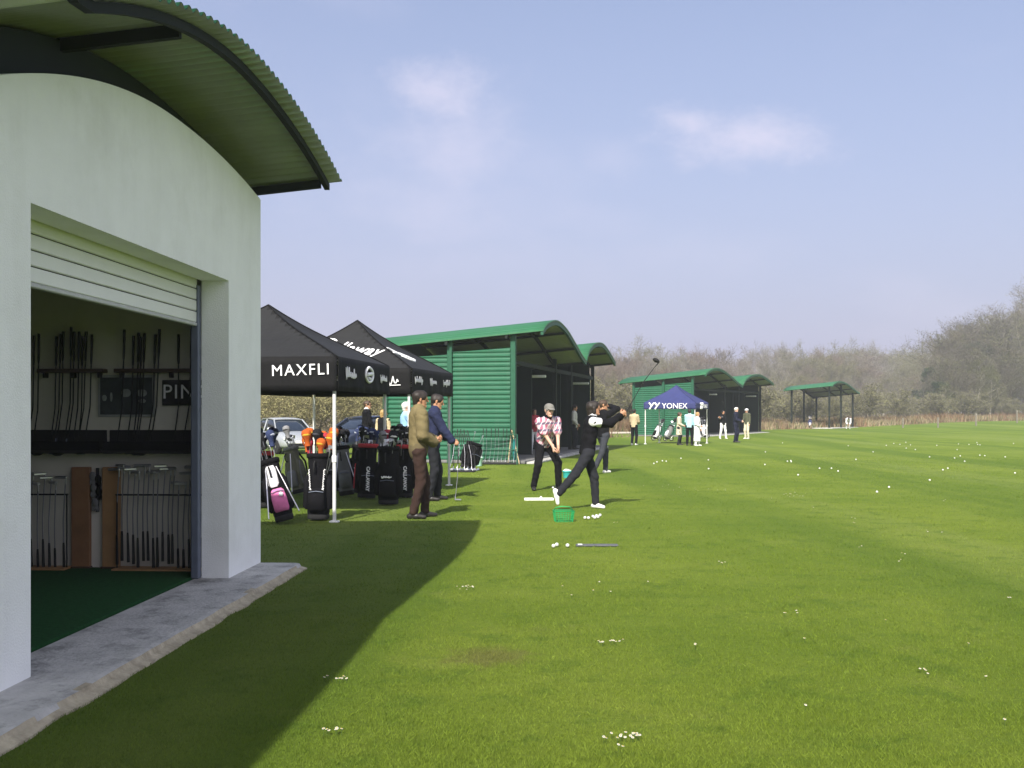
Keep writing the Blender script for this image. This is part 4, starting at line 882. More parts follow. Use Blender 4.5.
trolley(668,441,1.0,'two wheeled trolley beside the cream coat person','black and silver bag strapped to trolley by cream coat','grey','white',32,-150)
trolley(704.5,438.4,.6,'two wheeled trolley at the far corner of the blue tent','upright pale bag strapped to trolley past white robe','white','grey',33,-60)
trolley(810,428.6,.8,'two wheeled trolley under the open shelter','pale and navy bag strapped to trolley in open shelter','navy','white',34,-110)
# ------------------------------------------------------------------ parked cars
def car(loc,head,paint,label,Lc=4.1,Hc=1.56,Wc=1.74):
    """local: nose towards -y"""
    r=thing('parked_car',loc,R(head+90),label,'car','cars parked behind the tents'); h=Wc/2
    prof=[(-Lc/2,.30,.52,.62),(-Lc/2+.10,.22,.72,.80),(-Lc/2+.45,.20,.86,.94),(-Lc/2+.95,.20,.97,.985),(-.45,.20,1.0,1.0),(.6,.20,1.02,1.0),(1.3,.20,1.03,.99),(Lc/2-.25,.22,1.0,.95),(Lc/2-.02,.34,.86,.86)]
    mb=MB(); rings=[]
    for y,zb,zt,w in prof: hw=h*w; rings.append([Vector(p) for p in((-hw*.90,y,zb),(-hw,y,zb+.16),(-hw,y,(zb+zt)/2+.08),(-hw*.93,y,zt-.02),(-hw*.6,y,zt+.02),(0,y,zt+.035),(hw*.6,y,zt+.02),(hw*.93,y,zt-.02),(hw,y,(zb+zt)/2+.08),(hw,y,zb+.16),(hw*.90,y,zb))])
    mb.loft(rings); b=mb.build('body',paint,r)
    m=b.modifiers.new('round','SUBSURF'); m.levels=m.render_levels=2
    g=[(-Lc/2+.85,.97,.97,.86),(-.42,1.0,Hc-.07,.72),(.3,1.0,Hc-.015,.74),(1.1,1.0,Hc-.03,.73),(Lc/2-.45,1.0,Hc-.15,.68),(Lc/2-.12,.98,1.0,.80)]
    mb=MB(); rings=[]
    for y,z0,z1,w in g: rings.append([Vector(p) for p in((-h*.90,y,z0-.03),(-h*(.90*.35+w*.65),y,(z0*.35+z1*.65)),(-h*w,y,z1-.01),(-h*w*.5,y,z1+.015),(h*w*.5,y,z1+.015),(h*w,y,z1-.01),(h*(.90*.35+w*.65),y,(z0*.35+z1*.65)),(h*.90,y,z0-.03))])
    mb.loft(rings); mb.build('windows',M_glass,r)
    mb=MB(); P=[]
    for y,z0,z1,w in g[1:5]: P.append([Vector((h*(w+.015)*u,y,z1+.012+.02*(1-u*u))) for u in np.linspace(-1,1,9)])
    mb.sheet(P,(0,0,.03)); mb.build('roof',paint,r)
    for sg in(-1,1):
        mb=MB()
        mb.tube([(sg*h*.93,g[0][0],.97),(sg*h*.74,g[1][0],Hc-.05)],.034,6); mb.tube([(sg*h*.94,.42,.98),(sg*h*.755,.42,Hc-.03)],.04,6); mb.tube([(sg*h*.91,Lc/2-.2,.98),(sg*h*.70,g[4][0],Hc-.13)],.06,6); mb.build('pillar',paint,r)
        mb=MB(); mb.ell((sg*(h+.10),-.72,1.06),(.11,.07,.08),10); mb.build('mirror',paint,r)
        mb=MB(); mb.ell((sg*h*.66,-Lc/2+.14,.66),(.17,.09,.10),12); mb.build('headlight',M_lens,r)
        mb=MB(); mb.ell((sg*h*.80,Lc/2-.08,.84),(.09,.06,.16),12); mb.build('tail_light',M_red,r)
        for y in(-Lc/2+.78,Lc/2-.78):
            T=Matrix.Translation((sg*(h-.10),y,.31))@Matrix.Rotation(R(90),4,'Y'); mb=MB(); mb.lathe([(.20,-.09),(.29,-.095),(.31,-.06),(.31,.06),(.29,.095),(.20,.09)],22); mb.v=[tuple(T@Vector(v)) for v in mb.v]; w=mb.build('wheel',M_rubber,r)
            mb=MB(); mb.lathe([(.205,-.07),(.205,.07)],22); mb.lathe([(.05,-.1),(.05,.1)],12); mb.v=[tuple(T@Vector(v)) for v in mb.v]; mb.build('rim',M_rim,w)
    MB().box((0,-Lc/2+.03,.40),(Wc*.62,.10,.13),0,None,.02).build('grille',M_dark,r); MB().box((0,-Lc/2-.03,.52),(.50,.02,.11),0,None,.004).build('number_plate',M_wpaint,r)
    return r
x,y=-9.95,45.0; car((x,y,gz(x,y)),-58,M_silver,'silver people carrier parked behind the white wall and bags',4.0,1.50,1.70)
x,y=-5.9,41.5; car((x,y,gz(x,y)),-125,M_navycar,'dark blue hatchback parked beyond the suited man',3.9,1.45,1.68)
# ------------------------------------------------------------------ things on the range
def rod(mb,a,b,r=.006): return mb.tube([a,b],r,5)
p=at(499,464.5); r=thing('club_rack',p,R(-4),'low wire rack of irons against the ribbed green wall','rack')
mb=MB(); w_=.52
for z in(.42,.86): rod(mb,(-w_,.10,z),(w_,.10,z),.012); rod(mb,(-w_,-.02,z),(w_,-.02,z),.010)
for x in(-w_,w_): mb.tube([(x,-.20,.01),(x,-.02,.86),(x,.10,.86),(x,.24,.01)],.013,6)
for i in range(10): rod(mb,(-w_+.115*i,-.02,.86),(-w_+.115*i,.10,.86),.007)
mb.build('frame',M_post,r)
mb=MB(); mb.box((0,0,.03),(2*w_,.26,.05),0,None,.01); mb.build('tray',M_dark,r)
for i in range(9):
    a=p+Vector((-.46+.115*i,-.03+.0*i,.075)); place_club('iron',a,a+Vector((rs.uniform(-.02,.02),.10,.95)),'iron standing in the wire rack by the green wall','irons in the wire rack',rs.uniform(-.5,.5))
for px,dx,lab in((508,.10,'thin tan stick leaning upright on the green corner post'),(519.5,-.22,'thin tan stick leaning inwards past the green corner post')):
    q=at(px,464.3); mb=MB(); mb.tube([(0,0,0),(dx,.10,.98)],[.016,.013],6); o=mb.build('alignment_stick',mat('tan_stick',(.48,.38,.22),.6,.1,8),None,q); tag(o,lab,'stick','sticks leaning at the shed corner')
q=at(514,464.3); r=thing('umbrella',q,0,'furled teal umbrella leaning by the shed corner post','umbrella'); M_teal=cloth('teal_fabric',(.015,.14,.13))
mb=MB(); mb.tube([(0,.0,.12),(0,.03,.3),(0,.07,.62),(0,.085,.76)],[.02,.05,.038,.015],10); mb.build('canopy',M_teal,r); mb=MB(); mb.tube([(0,-.01,0),(0,.11,.98)],.009,6); mb.build('shaft',M_alu,r); mb=MB(); mb.tube([(0,.10,.90),(0,.112,1.0)],.017,8); mb.build('handle',M_dark,r)
# fan of irons shown on a low stand
q=at(463,472); r=thing('display_stand',q,R(-8),'small stand holding a fan of irons by navy jacket man','stand'); mb=MB(); mb.box((0,0,.02),(.60,.30,.04),0,None,.01); mb.build('base',M_dark,r); mb=MB(); mb.tube([(-.28,.12,.04),(-.25,.16,.66),(.25,.16,.66),(.28,.12,.04)],.010,6); mb.build('frame',M_dark,r)
for i in range(8):
    x=-.28+.08*i; a=q+Vector((x*1.0+(.10*i/7),-.14,.05)); place_club('long' if i%2 else 'iron',a,q+Vector((x*.62-.03,.15,.88)),'shiny iron leaning in the display fan stand','irons in the display fan',rs.uniform(-.4,.4))
def bucket(px,py,rad,h,m,name,label):
    r=thing(name,at(px,py),0,label,'bucket'); mb=MB(); mb.lathe([(rad*.80,0),(rad*.84,.01),(rad,h),(rad*1.06,h+.006),(rad*1.06,h-.02),(rad*.93,h-.015),(rad*.76,.02)],22,0,(0,0,0)); mb.build('tub',m,r); mb=MB(); mb.tube([(rad*math.cos(a),0,h-.02+.62*rad*math.sin(a)) for a in np.linspace(0,PI,14)],.006,5); mb.build('handle',M_alu,r)
    bs=MB(); rr=random.Random(5)
    for k in range(26): a=rr.uniform(0,6.28); d=rad*.8*math.sqrt(rr.random()); bs.ell((d*math.cos(a),d*math.sin(a),h-.015+.03*(1-(d/rad)**2)),(.0214,)*3,8)
    o=bs.build('balls',M_ball,r); o['kind']='stuff'; return r
M_ball=mat('golf_ball_white',(.62,.62,.60),.35,.02,30,.25,420)
bucket(478,466,.13,.24,mat('mint_plastic',(.42,.68,.58),.5,.05,6),'ball_bucket','pale mint bucket of balls on grass by the rack')
bucket(567,478,.10,.16,mat('teal_plastic',(.03,.36,.36),.45,.05,6),'ball_bucket','small teal bucket between the two front golfers')
# green wire basket tipped on the grass
q=at(563.5,521.5); r=thing('ball_basket',q,R(6),'bright green wire ball basket tipped on grass by white shoe','basket'); M_wire=mat('green_wire',(.02,.33,.10),.5,.08,8); mb=MB(); a_,b_,h_=.135,.10,.15
for k in range(8):
    t=-1+2*k/7
    for sg in(-1,1): rod(mb,(t*a_*.85,sg*b_*.85,.004),(t*a_,sg*b_,h_),.003)
    rod(mb,(t*a_*.85,-b_*.85,.004),(t*a_*.85,b_*.85,.004),.0036)
for k in range(6):
    t=-1+2*k/5
    for sg in(-1,1): rod(mb,(sg*a_*.85,t*b_*.85,.004),(sg*a_,t*b_,h_),.0036)
for z in np.linspace(.004,h_,6):
    f=.85+.15*z/h_; mb.tube([(-a_*f,-b_*f,z),(a_*f,-b_*f,z),(a_*f,b_*f,z),(-a_*f,b_*f,z),(-a_*f,-b_*f,z)],.0034 if z<h_-.01 else .008,5)
mb.build('wire_tub',M_wire,r); mb=MB(); mb.tube([(-a_,0,h_),(-a_*.9,-.09,h_+.05),(-a_*.3,-.13,h_+.07),(a_*.5,-.13,h_+.06),(a_,0,h_)],.007,6); mb.build('handle',M_wire,r)
# white ball tray and the grey strip mat
q=at(539,500.3); r=thing('ball_tray',q,R(2),'long low white plastic ball tray beside plaid golfer','tray'); mb=MB()
for c,d in(((0,0,.008),(.50,.13,.016)),((0,-.06,.022),(.50,.014,.03)),((0,.06,.022),(.50,.014,.03)),((-.243,0,.022),(.014,.106,.03)),((.243,0,.022),(.014,.106,.03))): mb.box(c,d,0,None,.004)
mb.build('tub',M_wpaint,r)
q=at(597,546.3); r=thing('strip_mat',q,R(1),'narrow dark grey rubber strip lying on the grass','mat'); mb=MB(); mb.box((0,0,.012),(.47,.11,.02),0,None,.006); mb.build('pad',mat('grey_rubber',(.085,.09,.10),.85,.2,30),r); mb=MB(); mb.box((-.19,0,.0235),(.05,.07,.003),0,None,.001); mb.build('tag',M_wpaint,r)
# golf balls: every one on its own
BALL=None; nball=0
def ball(px=None,py=None,label='white golf ball lying loose on the mown range grass',group='loose golf balls on the range',pos=None,sc=1.0):
    global BALL
    p=pos if pos is not None else at(px,py)
    if BALL is None: mb=MB(); mb.ell((0,0,0),(.0214,)*3,14); BALL=mb.build('golf_ball',M_ball); o=BALL; o['category']='golf ball'
    else: o=BALL.copy(); COL.objects.link(o)
    o.location=Vector(p)+Vector((0,0,.0214+.008)); o.rotation_euler=(rs.uniform(0,6),rs.uniform(0,6),0); o['label']=label; o['group']=group; return o
near=[('ball in the pair beside the grey strip mat',[(553.5,548.5),(556.8,547.2)]),('single golf ball just beside the grey strip mat',[(567.5,548)])]
for lab,ps in near:
    for q in ps: ball(*q,label='white golf '+lab if not lab.startswith('single') else lab,group='golf balls by the strip mat')
for q in((585,519.8),(588.5,520)): ball(*q,label='golf ball of the pair on grass right of basket'.replace('right of basket','between basket and ball heap'),group='golf balls by the basket')
for q in((593,518.5),(596.5,517.8),(600,517.2),(598,519),(594.8,519.6)): ball(*q,label='golf ball in the small heap past the green basket',group='golf balls by the basket')
ball(541,499.6,label='golf ball resting on the long white tray',group='golf balls by the tray',pos=at(541,500)+Vector((0,0,.016)))
Z6=[(403,205),(488,228),(572,262),(588,310),(665,342),(676,325),(620,195),(645,185),(730,170),(768,145),(726,278),(750,283),(895,420),(715,573),(728,577),(110,714),(117,710),(122,713),(104,717),(53,718),(84,735),(448,450),(425,453),(291,346),(299,344),(24,405),(534,205),(500,145),(525,145),(387,110),(433,130),(441,131),(386,137),(268,127),(246,519),(570,250),(655,92),(668,94),(690,95),(830,94),(835,95),(908,155),(760,212),(75,258),(782,123),(803,130),(845,118),(700,105),(612,110),(560,97),(745,96),(790,93),(812,94),(905,92),(180,130),(172,129)]
for x,y in Z6:
    if 400+y*.479<496: ball(580+x*.479,400+y*.479)
for k in range(30):
    py=428+rs.random()**1.4*50; px=rs.uniform(640,1023); 
    if py<424+(1024-px)*.06+4: continue
    ball(px,py)
# daisies in the turf: far too many to count
def daisies():
    mb=MB(); rr=random.Random(8)
    SP_=[(580+x*.479,400+y*.479) for x,y in Z6 if 400+y*.479>=496]
    for x0,x1,y0,y1,n in [(x-3,x+3,y-1.5,y+1.5,2) for x,y in SP_]+[(450,474,589,593,12),(591,623,644,647,11),(322,347,681,684,8),(322,344,734,737,8),(775,808,493,498,16),(690,740,489,493,8),(640,690,486,492,6),(606,640,738,746,7),(560,700,560,600,5),(800,1010,600,760,6)]:
        for _ in range(n):
            p=at(rr.uniform(x0,x1),rr.uniform(y0,y1)); q=.0062; z=.026+.01*rr.random(); c=Vector((p.x,p.y,p.z+z)); t=Vector((rr.uniform(-.3,.3),rr.uniform(-.5,0),1)).normalized(); u=t.orthogonal().normalized(); w=t.cross(u)
            for k in range(9): a=2*PI*k/9; d=u*math.cos(a)+w*math.sin(a); e=t.cross(d); mb.add([c+e*.0018,c+d*q+e*.003,c+d*q*1.15,c+d*q-e*.003,c-e*.0018],[(0,1,2,3,4)],0)
            mb.ell(c+t*.001,(.003,.003,.002),6,1); mb.tube([(p.x,p.y,p.z),c],.001,3,2)
    return mb.build('daisies',[mat('daisy_white',(.55,.55,.53),.8),mat('daisy_yellow',(.6,.42,.03),.7),mat('daisy_stem',(.05,.1,.02),.8)])
tag(daisies(),kind='stuff')
# ------------------------------------------------------------------ people
ck=cloth
def plaid():
    m,nt,b=new_mat('plaid_cloth'); N=nt.nodes; L=nt.links; tc=N.new('ShaderNodeTexCoord')
    def st(scale,rot,prof=.5):
        mp=N.new('ShaderNodeMapping'); mp.inputs['Rotation'].default_value=rot; L.new(tc.outputs['Object'],mp.inputs[0]); w=N.new('ShaderNodeTexWave'); w.inputs['Scale'].default_value=scale; w.inputs['Distortion'].default_value=.8; w.inputs['Detail Scale'].default_value=4
        L.new(mp.outputs[0],w.inputs[0]); r=N.new('ShaderNodeMapRange'); r.inputs[1].default_value=prof; r.inputs[2].default_value=prof+.1; L.new(w.outputs['Fac'],r.inputs[0]); return r.outputs[0]
    def mx(f,a,b_):
        n=N.new('ShaderNodeMix'); n.data_type='RGBA'; L.new(f,n.inputs[0])
        for i,v in((6,a),(7,b_)):
            if isinstance(v,tuple): n.inputs[i].default_value=(*v,1)
            else: L.new(v,n.inputs[i])
        return n.outputs[2]
    c=mx(st(3.2,(0,0,.1),.45),(.50,.38,.41),(.40,.12,.18)); c=mx(st(2.4,(0,R(90),0.1),.72),c,(.12,.09,.15)); c=mx(st(4.4,(0,.5,0),.84),c,(.58,.54,.56)); L.new(c,b.inputs['Base Color']); b.inputs['Roughness'].default_value=.9; return m
olive=ck('olive_jacket',(.155,.125,.060)); brown=ck('brown_trousers',(.036,.022,.018)); navyj=ck('navy_jacket',(.018,.023,.058)); blackc=ck('black_clothing',(.0075,.0075,.009)); dgrey=ck('dark_grey_trousers',(.019,.020,.024)); jean=ck('grey_jeans',(.035,.038,.046))
whitec=ck('white_cloth',(.72,.72,.72)); cream=ck('cream_cloth',(.55,.50,.37)); beige=ck('beige_cloth',(.45,.37,.23)); aqua=ck('aqua_cloth',(.36,.62,.68)); paleb=ck('pale_blue_cloth',(.26,.45,.68)); redc=ck('red_cloth',(.45,.05,.08)); lgrey=ck('light_grey_cloth',(.66,.66,.68)); ogreen=ck('olive_green_cloth',(.07,.075,.045)); paleshirt=ck('pale_shirt',(.48,.47,.42)); navyc=ck('navy_cloth',(.014,.016,.032))
bshoe=mat('black_leather',(.018,.016,.015),.45,.2,20); wshoe=mat('white_leather',(.72,.71,.68),.5,.06,20)
tanskin=mat('tanned_skin',(.42,.215,.125),.55,.1,9); paleskin=mat('fair_skin',(.56,.34,.25),.55,.1,9)
def O(top,legs,shoes,**k):
    d={'top':top,'legs':{'mat':legs},'shoes':shoes}; d.update(k); return d
def lw(root,v): return Matrix.Translation(root.location)@Matrix.Rotation(root.rotation_euler.z,4,'Z')@Vector([c*root.scale[0] for c in v])
stand={'handL':(-.235,.07,.90),'handR':(.235,.07,.90),'footL':(-.12,.02,.09),'footR':(.12,-.02,.09)}
def S(**k): d=dict(stand); d.update(k); return d
p=at(419,518); person((p.x,p.y,0),14,1.80,'man in olive jacket and brown trousers standing in front of navy jacket man',S(pelvis=(0,-.01,.955),spine=(0,.01,1),handR=(.09,.20,1.05),handL=(-.05,.24,1.08),elbowR=(.7,-.8,-.2),elbowL=(-.7,-.8,-.2),hdirR=(-.5,.6,.1),hdirL=(.6,.5,.0),palmR=(-.3,-.4,.6),palmL=(.2,-.5,.6),curlR=.9,curlL=.8,footR=(.13,-.10,.09),footL=(-.10,.10,.09),toeR=(.25,1,0),toeL=(-.15,1,0),head_pitch=-3,twist=4),
    O({'mat':olive,'inf':.038,'fold':.003,'hem':.0,'collar':olive},brown,bshoe,hair=M_hair['dark'],skin=tanskin,belt=ck('rib_hem',(.105,.085,.045))),vox=.0125)
p=at(435.5,500.5); nm=person((p.x-.05,p.y,0),4,1.80,'man in navy jacket and dark trousers reaching out a putter by display irons',S(handR=(.14,.34,.97),handL=(-.14,.22,1.05),elbowR=(.6,-.9,-.1),elbowL=(-.7,-.8,-.1),hdirR=(-.1,1,-.35),hdirL=(.2,.9,.1),palmR=(-.9,0,-.3),curlR=1.15,curlL=.8,spine=(0,.07,1),footR=(.12,-.06,.09),footL=(-.12,.08,.09),head_pitch=-14,head_turn=-4),
    O({'mat':navyj,'inf':.028,'fold':.004,'hem':-.08,'collar':navyj},dgrey,bshoe,hair=M_hair['dark'],skin=tanskin),vox=.0125)
h=lw(nm,(.12,.43,.94)); g=at(457,501.5); place_club('putter',Vector((g.x,g.y-.02,.02)),h+(h-Vector((g.x,g.y,.02))).normalized()*.02,'putter held upright by the navy jacket man','clubs held in the hand',.3)
p=Vector((-4.26,30,0)); p.z=gz(p.x,p.y); person(p,20,1.84,'man in dark suit and sunglasses standing behind the crowd of bags',S(handR=(.16,.24,.98),hdirR=(0,1,0),head_turn=-30),O({'mat':blackc,'inf':.024,'hem':-.12,'collar':whitec},blackc,bshoe,hair=M_hair['brown'],glasses=True),vox=.018)
p=Vector((-3.52,28,0)); p.z=gz(p.x,p.y); person(p,75,1.56,'blonde person in pale top between suited man and white haired man',S(head_turn=-55),O({'mat':blackc,'inf':.02,'arm_mat':beige},dgrey,bshoe,hair=M_hair['blonde'],hairstyle='bob',female=True,skin=paleskin),vox=.018)
p=Vector((-2.50,24,0)); p.z=gz(p.x,p.y); person(p,20,1.73,'white haired man in pale blue shirt behind the olive jacket man',S(handR=(.12,.3,1.0)),O({'mat':paleb,'inf':.018},dgrey,bshoe,hair=M_hair['white'],skin=paleskin),vox=.018)
# the plaid golfer bent over the ball
p=Vector((.66,19.7,0)); pg=person(p,-70,1.80,'golfer in pink plaid shirt bent over the ball beside white tray',{'pelvis':(-.03,-.17,.885),'spine':(.06,.50,.87),'handR':(-.075,.27,.745),'handL':(-.13,.275,.80),'elbowR':(.5,-.5,-.6),'elbowL':(-.5,-.5,-.6),'hdirR':(-.10,.30,-1),'hdirL':(.08,.30,-1),'palmR':(-1,.1,0),'palmL':(1,.1,0),'curlR':1.2,'curlL':1.2,'footL':(-.25,.0,.09),'footR':(.25,-.02,.09),'toeL':(-.35,1,0),'toeR':(.3,1,0),'kneeL':(-.25,1,0),'kneeR':(.25,1,0),'head_pitch':-6},
    O({'mat':plaid(),'inf':.026,'sleeve':'short','fold':.005,'hem':-.03,'collar':blackc},blackc,bshoe,hair=M_hair['grey'],cap=ck('grey_cap',(.16,.155,.14)),skin=paleskin,gloveL=None),vox=.0125)
h=lw(pg,(-.10,.30,.77)); g=at(555.5,488); place_club('iron',Vector((g.x,g.y-.0,.03)),h+(h-Vector((g.x,g.y,.03))).normalized()*.10,'iron gripped by the golfer in pink plaid','clubs held in the hand',1.6)
ball(553,489.2,label='golf ball at the iron of the plaid golfer',group='golf balls about to be hit')
# the golfer swinging through in black
p=Vector((1.175,15.95,0)); bs_=person(p,16,1.68,'golfer in black vest and white shoes swinging through towards the range',{'pelvis':(-.02,.0,.945),'spine':(.02,.15,1),'twist':-8,'hip_twist':-5,'handL':(.04,.56,1.50),'handR':(.10,.54,1.53),'elbowL':(-.4,0,-1),'elbowR':(.5,0,-1),'hdirL':(.1,.8,.5),'hdirR':(.0,.8,.5),'palmL':(1,-.1,.2),'palmR':(-1,-.1,.2),'curlL':1.1,'curlR':1.1,'footL':(-.02,.15,.09),'toeL':(.9,.6,0),'footR':(.20,-.60,.235),'toeR':(.05,.25,-1),'kneeR':(.05,.9,.5),'kneeL':(-.05,1,0),'head_turn':-12,'head_pitch':4},
    O({'mat':blackc,'inf':.022,'sleeve':'none','fold':.005,'hem':-.06,'sleeves':(('R','cap',whitec),('R','rest',blackc),('L','upper',blackc),('L','lower',blackc)),'collar':whitec},dgrey,wshoe,hair=M_hair['dark'],hairstyle='bob',skin=tanskin,female=True),vox=.0125)
h=lw(bs_,(.07,.64,1.57)); Yh=h.y+.10; tip=Vector(((657.5-512)/F*Yh,Yh,EYE+(HZ-358)/F*Yh)); u=(tip-h).normalized(); place_club('driver',h+u*1.0,h-u*.12,'driver swung high by the golfer in black','clubs held in the hand',.4)
# the golfer behind, swing finished
p=at(603,473.5); p=Vector((p.x,p.y,0)); bg_=person(p,35,1.80,'golfer in black jacket and grey jeans finishing a swing behind the front golfer',{'pelvis':(0,0,.94),'spine':(.02,-.03,1),'twist':15,'handL':(-.16,.16,1.60),'handR':(-.04,.20,1.63),'elbowL':(-.5,1,.1),'elbowR':(.6,1,.25),'hdirL':(-.4,-.4,.5),'hdirR':(-.6,-.4,.4),'curlL':1.1,'curlR':1.1,'footL':(-.06,.13,.09),'footR':(.16,-.38,.16),'toeR':(.1,.6,-.8),'head_turn':-35},
    O({'mat':blackc,'inf':.026,'hem':-.05},jean,wshoe,hair=M_hair['brown'],skin=tanskin),vox=.015)
h=lw(bg_,(-.14,.16,1.66)); place_club('driver',h+Vector((-.35,-.55,-.62)).normalized()*.98,h-Vector((-.35,-.55,-.62)).normalized()*.12,'driver wrapped behind the golfer in grey jeans','clubs held in the hand')
# in the first shed
p=Vector(((534-512)/F*34.4,34.4,.10)); person(p,-70,1.50,'person in red top and pale trousers inside the near shed',S(handR=(.05,.26,1.15),handL=(-.05,.26,1.12),elbowR=(.7,-.5,-.2),elbowL=(-.7,-.5,-.2)),O({'mat':redc,'inf':.02},lgrey,wshoe,hair=M_hair['brown'],hairstyle='bob',female=True),vox=.018)
p=Vector(((573.8-512)/F*38.5,38.5,.10)); person(p,-15,1.66,'person in pale shirt standing deep in the shed behind golfers',S(handR=(.18,.18,1.0),elbowR=(.8,-.5,0)),O({'mat':paleshirt,'inf':.02},dgrey,bshoe,hair=M_hair['dark'],skin=tanskin),vox=.018)
# around the blue tent and beyond
def far(px,py,H,face,label,top,legs,shoes,pose=None,**k):
    q=at(px,py); return person(q,face,H,label,pose or S(),O({'mat':top,'inf':.022,**k.pop('topk',{})},legs,shoes,**k),vox=.022)
far(634,445.2,1.66,60,'person in beige shirt and black trousers alone before the far shed',beige,blackc,wshoe,S(handL=(-.12,.3,1.05),handR=(.12,.32,1.08)),hair=M_hair['dark'],skin=tanskin)
far(679,445.0,1.52,-20,'person in long cream coat under the blue tent',cream,dgrey,bshoe,S(handR=(.1,.26,1.05)),hair=M_hair['brown'],hairstyle='bob',female=True,topk={'skirt':.42})
far(689.5,445.6,1.66,70,'man in aqua shirt and black trousers at blue tent edge',aqua,blackc,bshoe,S(handL=(-.1,.28,1.05)),hair=M_hair['dark'],fat=1.06)
far(697,446.0,1.52,-40,'person in long white robe beside the aqua shirt man',whitec,whitec,wshoe,S(handR=(.1,.25,1.05)),hair=M_hair['blonde'],hairstyle='bob',female=True,topk={'skirt':.72})
q=far(723,438.9,1.62,-75,'golfer in black and white swinging in front of far shed',blackc,whitec,wshoe,{'handL':(.32,.30,1.30),'handR':(.40,.22,1.32),'twist':25,'elbowL':(0,.5,-1),'elbowR':(.8,0,-1),'footL':(-.2,0,.09),'footR':(.2,-.02,.09),'curlL':1.1,'curlR':1.1},hair=M_hair['dark'],skin=tanskin,topk={'sleeves':(('L','lower',whitec),('R','lower',whitec))})
h=lw(q,(.40,.28,1.34)); place_club('driver',h+Vector((.25,.3,.9)).normalized()*1.0,h-Vector((.25,.3,.9)).normalized()*.1,'driver lifted by the golfer near the far shed','clubs held in the hand')
far(735.7,442.5,1.77,-30,'white haired man dressed all in navy facing olive top person',navyc,navyc,bshoe,S(handR=(.08,.30,1.08),handL=(-.1,.28,1.08),head_turn=-20),hair=M_hair['white'],skin=paleskin,topk={'hem':-.16,'inf':.03})
far(747,439,1.72,-140,'person in olive green top and white cap, beige trousers',ogreen,cream,wshoe,S(handR=(.08,.28,1.08)),hair=M_hair['grey'],cap=whitec)
far(848,429,1.70,-100,'person in white bending down under the open shelter',whitec,whitec,wshoe,{'pelvis':(0,-.2,.86),'spine':(0,1,.12),'handL':(-.12,.40,.45),'handR':(.12,.42,.45),'footL':(-.14,0,.09),'footR':(.14,0,.09),'head_pitch':-60},hair=M_hair['dark'])
# ------------------------------------------------------------------ trees of early spring
def bare_tree(seed,h,spread,thick,dense,upright=.5):
    rs=random.Random(seed); T=MB(); tv=[]; 
    def rnd(): return Vector((rs.uniform(-1,1),rs.uniform(-1,1),rs.uniform(-1,1)))
    def limb(p,d,l,r,lev):
        pts=[p]; rad=[r]; n=4 if lev<2 else 3; q=p.copy(); e=d.copy()
        for i in range(n):
            e=(e+rnd()*.22+Vector((0,0,.10*upright))).normalized(); q=q+e*l/n; pts.append(q.copy()); rad.append(r*(1-(i+1)/n*.72))
        if lev<=2: T.tube(pts,rad,6 if lev==0 else 4,0,False)
        else: twig(pts,rad)
        return pts
    def twig(pts,rad):
        for i in range(len(pts)-1):
            a,b=pts[i],pts[i+1]; w=rnd().cross(b-a).normalized(); tv.append((a-w*rad[i],a+w*rad[i],b+w*rad[i+1],b-w*rad[i+1]))
    tr=[Vector((0,0,-.3))]; q=Vector((0,0,0)); e=Vector((rs.uniform(-.08,.08),rs.uniform(-.08,.08),1)); nT=8
    for i in range(nT+1): tr.append(q.copy()); e=(e+rnd()*.07+Vector((0,0,.08))).normalized(); q=q+e*h*.92/nT
    T.tube(tr,[thick*1.3]+[thick*(1-.85*i/nT) for i in range(nT+1)],8,0,False)
    for k in range(dense):
        t=.16+.80*(k+.5)/dense; i=min(int(t*nT)+1,nT); b=tr[i].lerp(tr[i+1],t*nT-int(t*nT)) if i+1<len(tr) else tr[i]
        a=k*2.4+rs.uniform(-.4,.4); l=spread*(.55+.6*math.sin(PI*min(t*.95+.08,1)))*rs.uniform(.7,1.2); d=Vector((math.cos(a),math.sin(a),upright+t*.5+rs.uniform(-.2,.3))).normalized()
        P1=limb(b,d,l,thick*.34*(1-.6*t),1)
        for m in range(5):
            j=rs.randint(1,len(P1)-1); d2=((P1[j]-P1[j-1]).normalized()+rnd()*.85+Vector((0,0,.2))).normalized(); P2=limb(P1[j],d2,l*.52,thick*.13,2)
            for m2 in range(6):
                j=rs.randint(1,len(P2)-1); d3=((P2[j]-P2[j-1]).normalized()+rnd()*.9+Vector((0,0,.15))).normalized(); P3=limb(P2[j],d3,l*.36,thick*.045+.006,3)
                for m3 in range(5):
                    j=rs.randint(1,len(P3)-1); d4=((P3[j]-P3[j-1]).normalized()+rnd()*1.0).normalized(); a4=P3[j]; twig([a4,a4+d4*l*.14+rnd()*.05,a4+d4*l*.25+rnd()*.12],[.010,.008,.003])
    Vt=np.array([tuple(p) for qd in tv for p in qd]); return T,Vt
def leafy(V,seed,n,size):
    """small opening leaves and buds scattered along the twigs"""
    r=np.random.default_rng(seed); nq=len(V)//4; k=r.integers(0,nq,n); c=V.reshape(nq,4,3)[k].mean(1)+r.normal(0,.10,(n,3)); a=r.normal(0,1,(n,3)); a/=np.linalg.norm(a,axis=1)[:,None]; b=np.cross(a,r.normal(0,1,(n,3))); b/=np.linalg.norm(b,axis=1)[:,None]; s=size*r.uniform(.5,1.3,n)[:,None]
    return np.stack([c-a*s,c+b*s*.6,c+a*s,c-b*s*.6],1).reshape(-1,3)
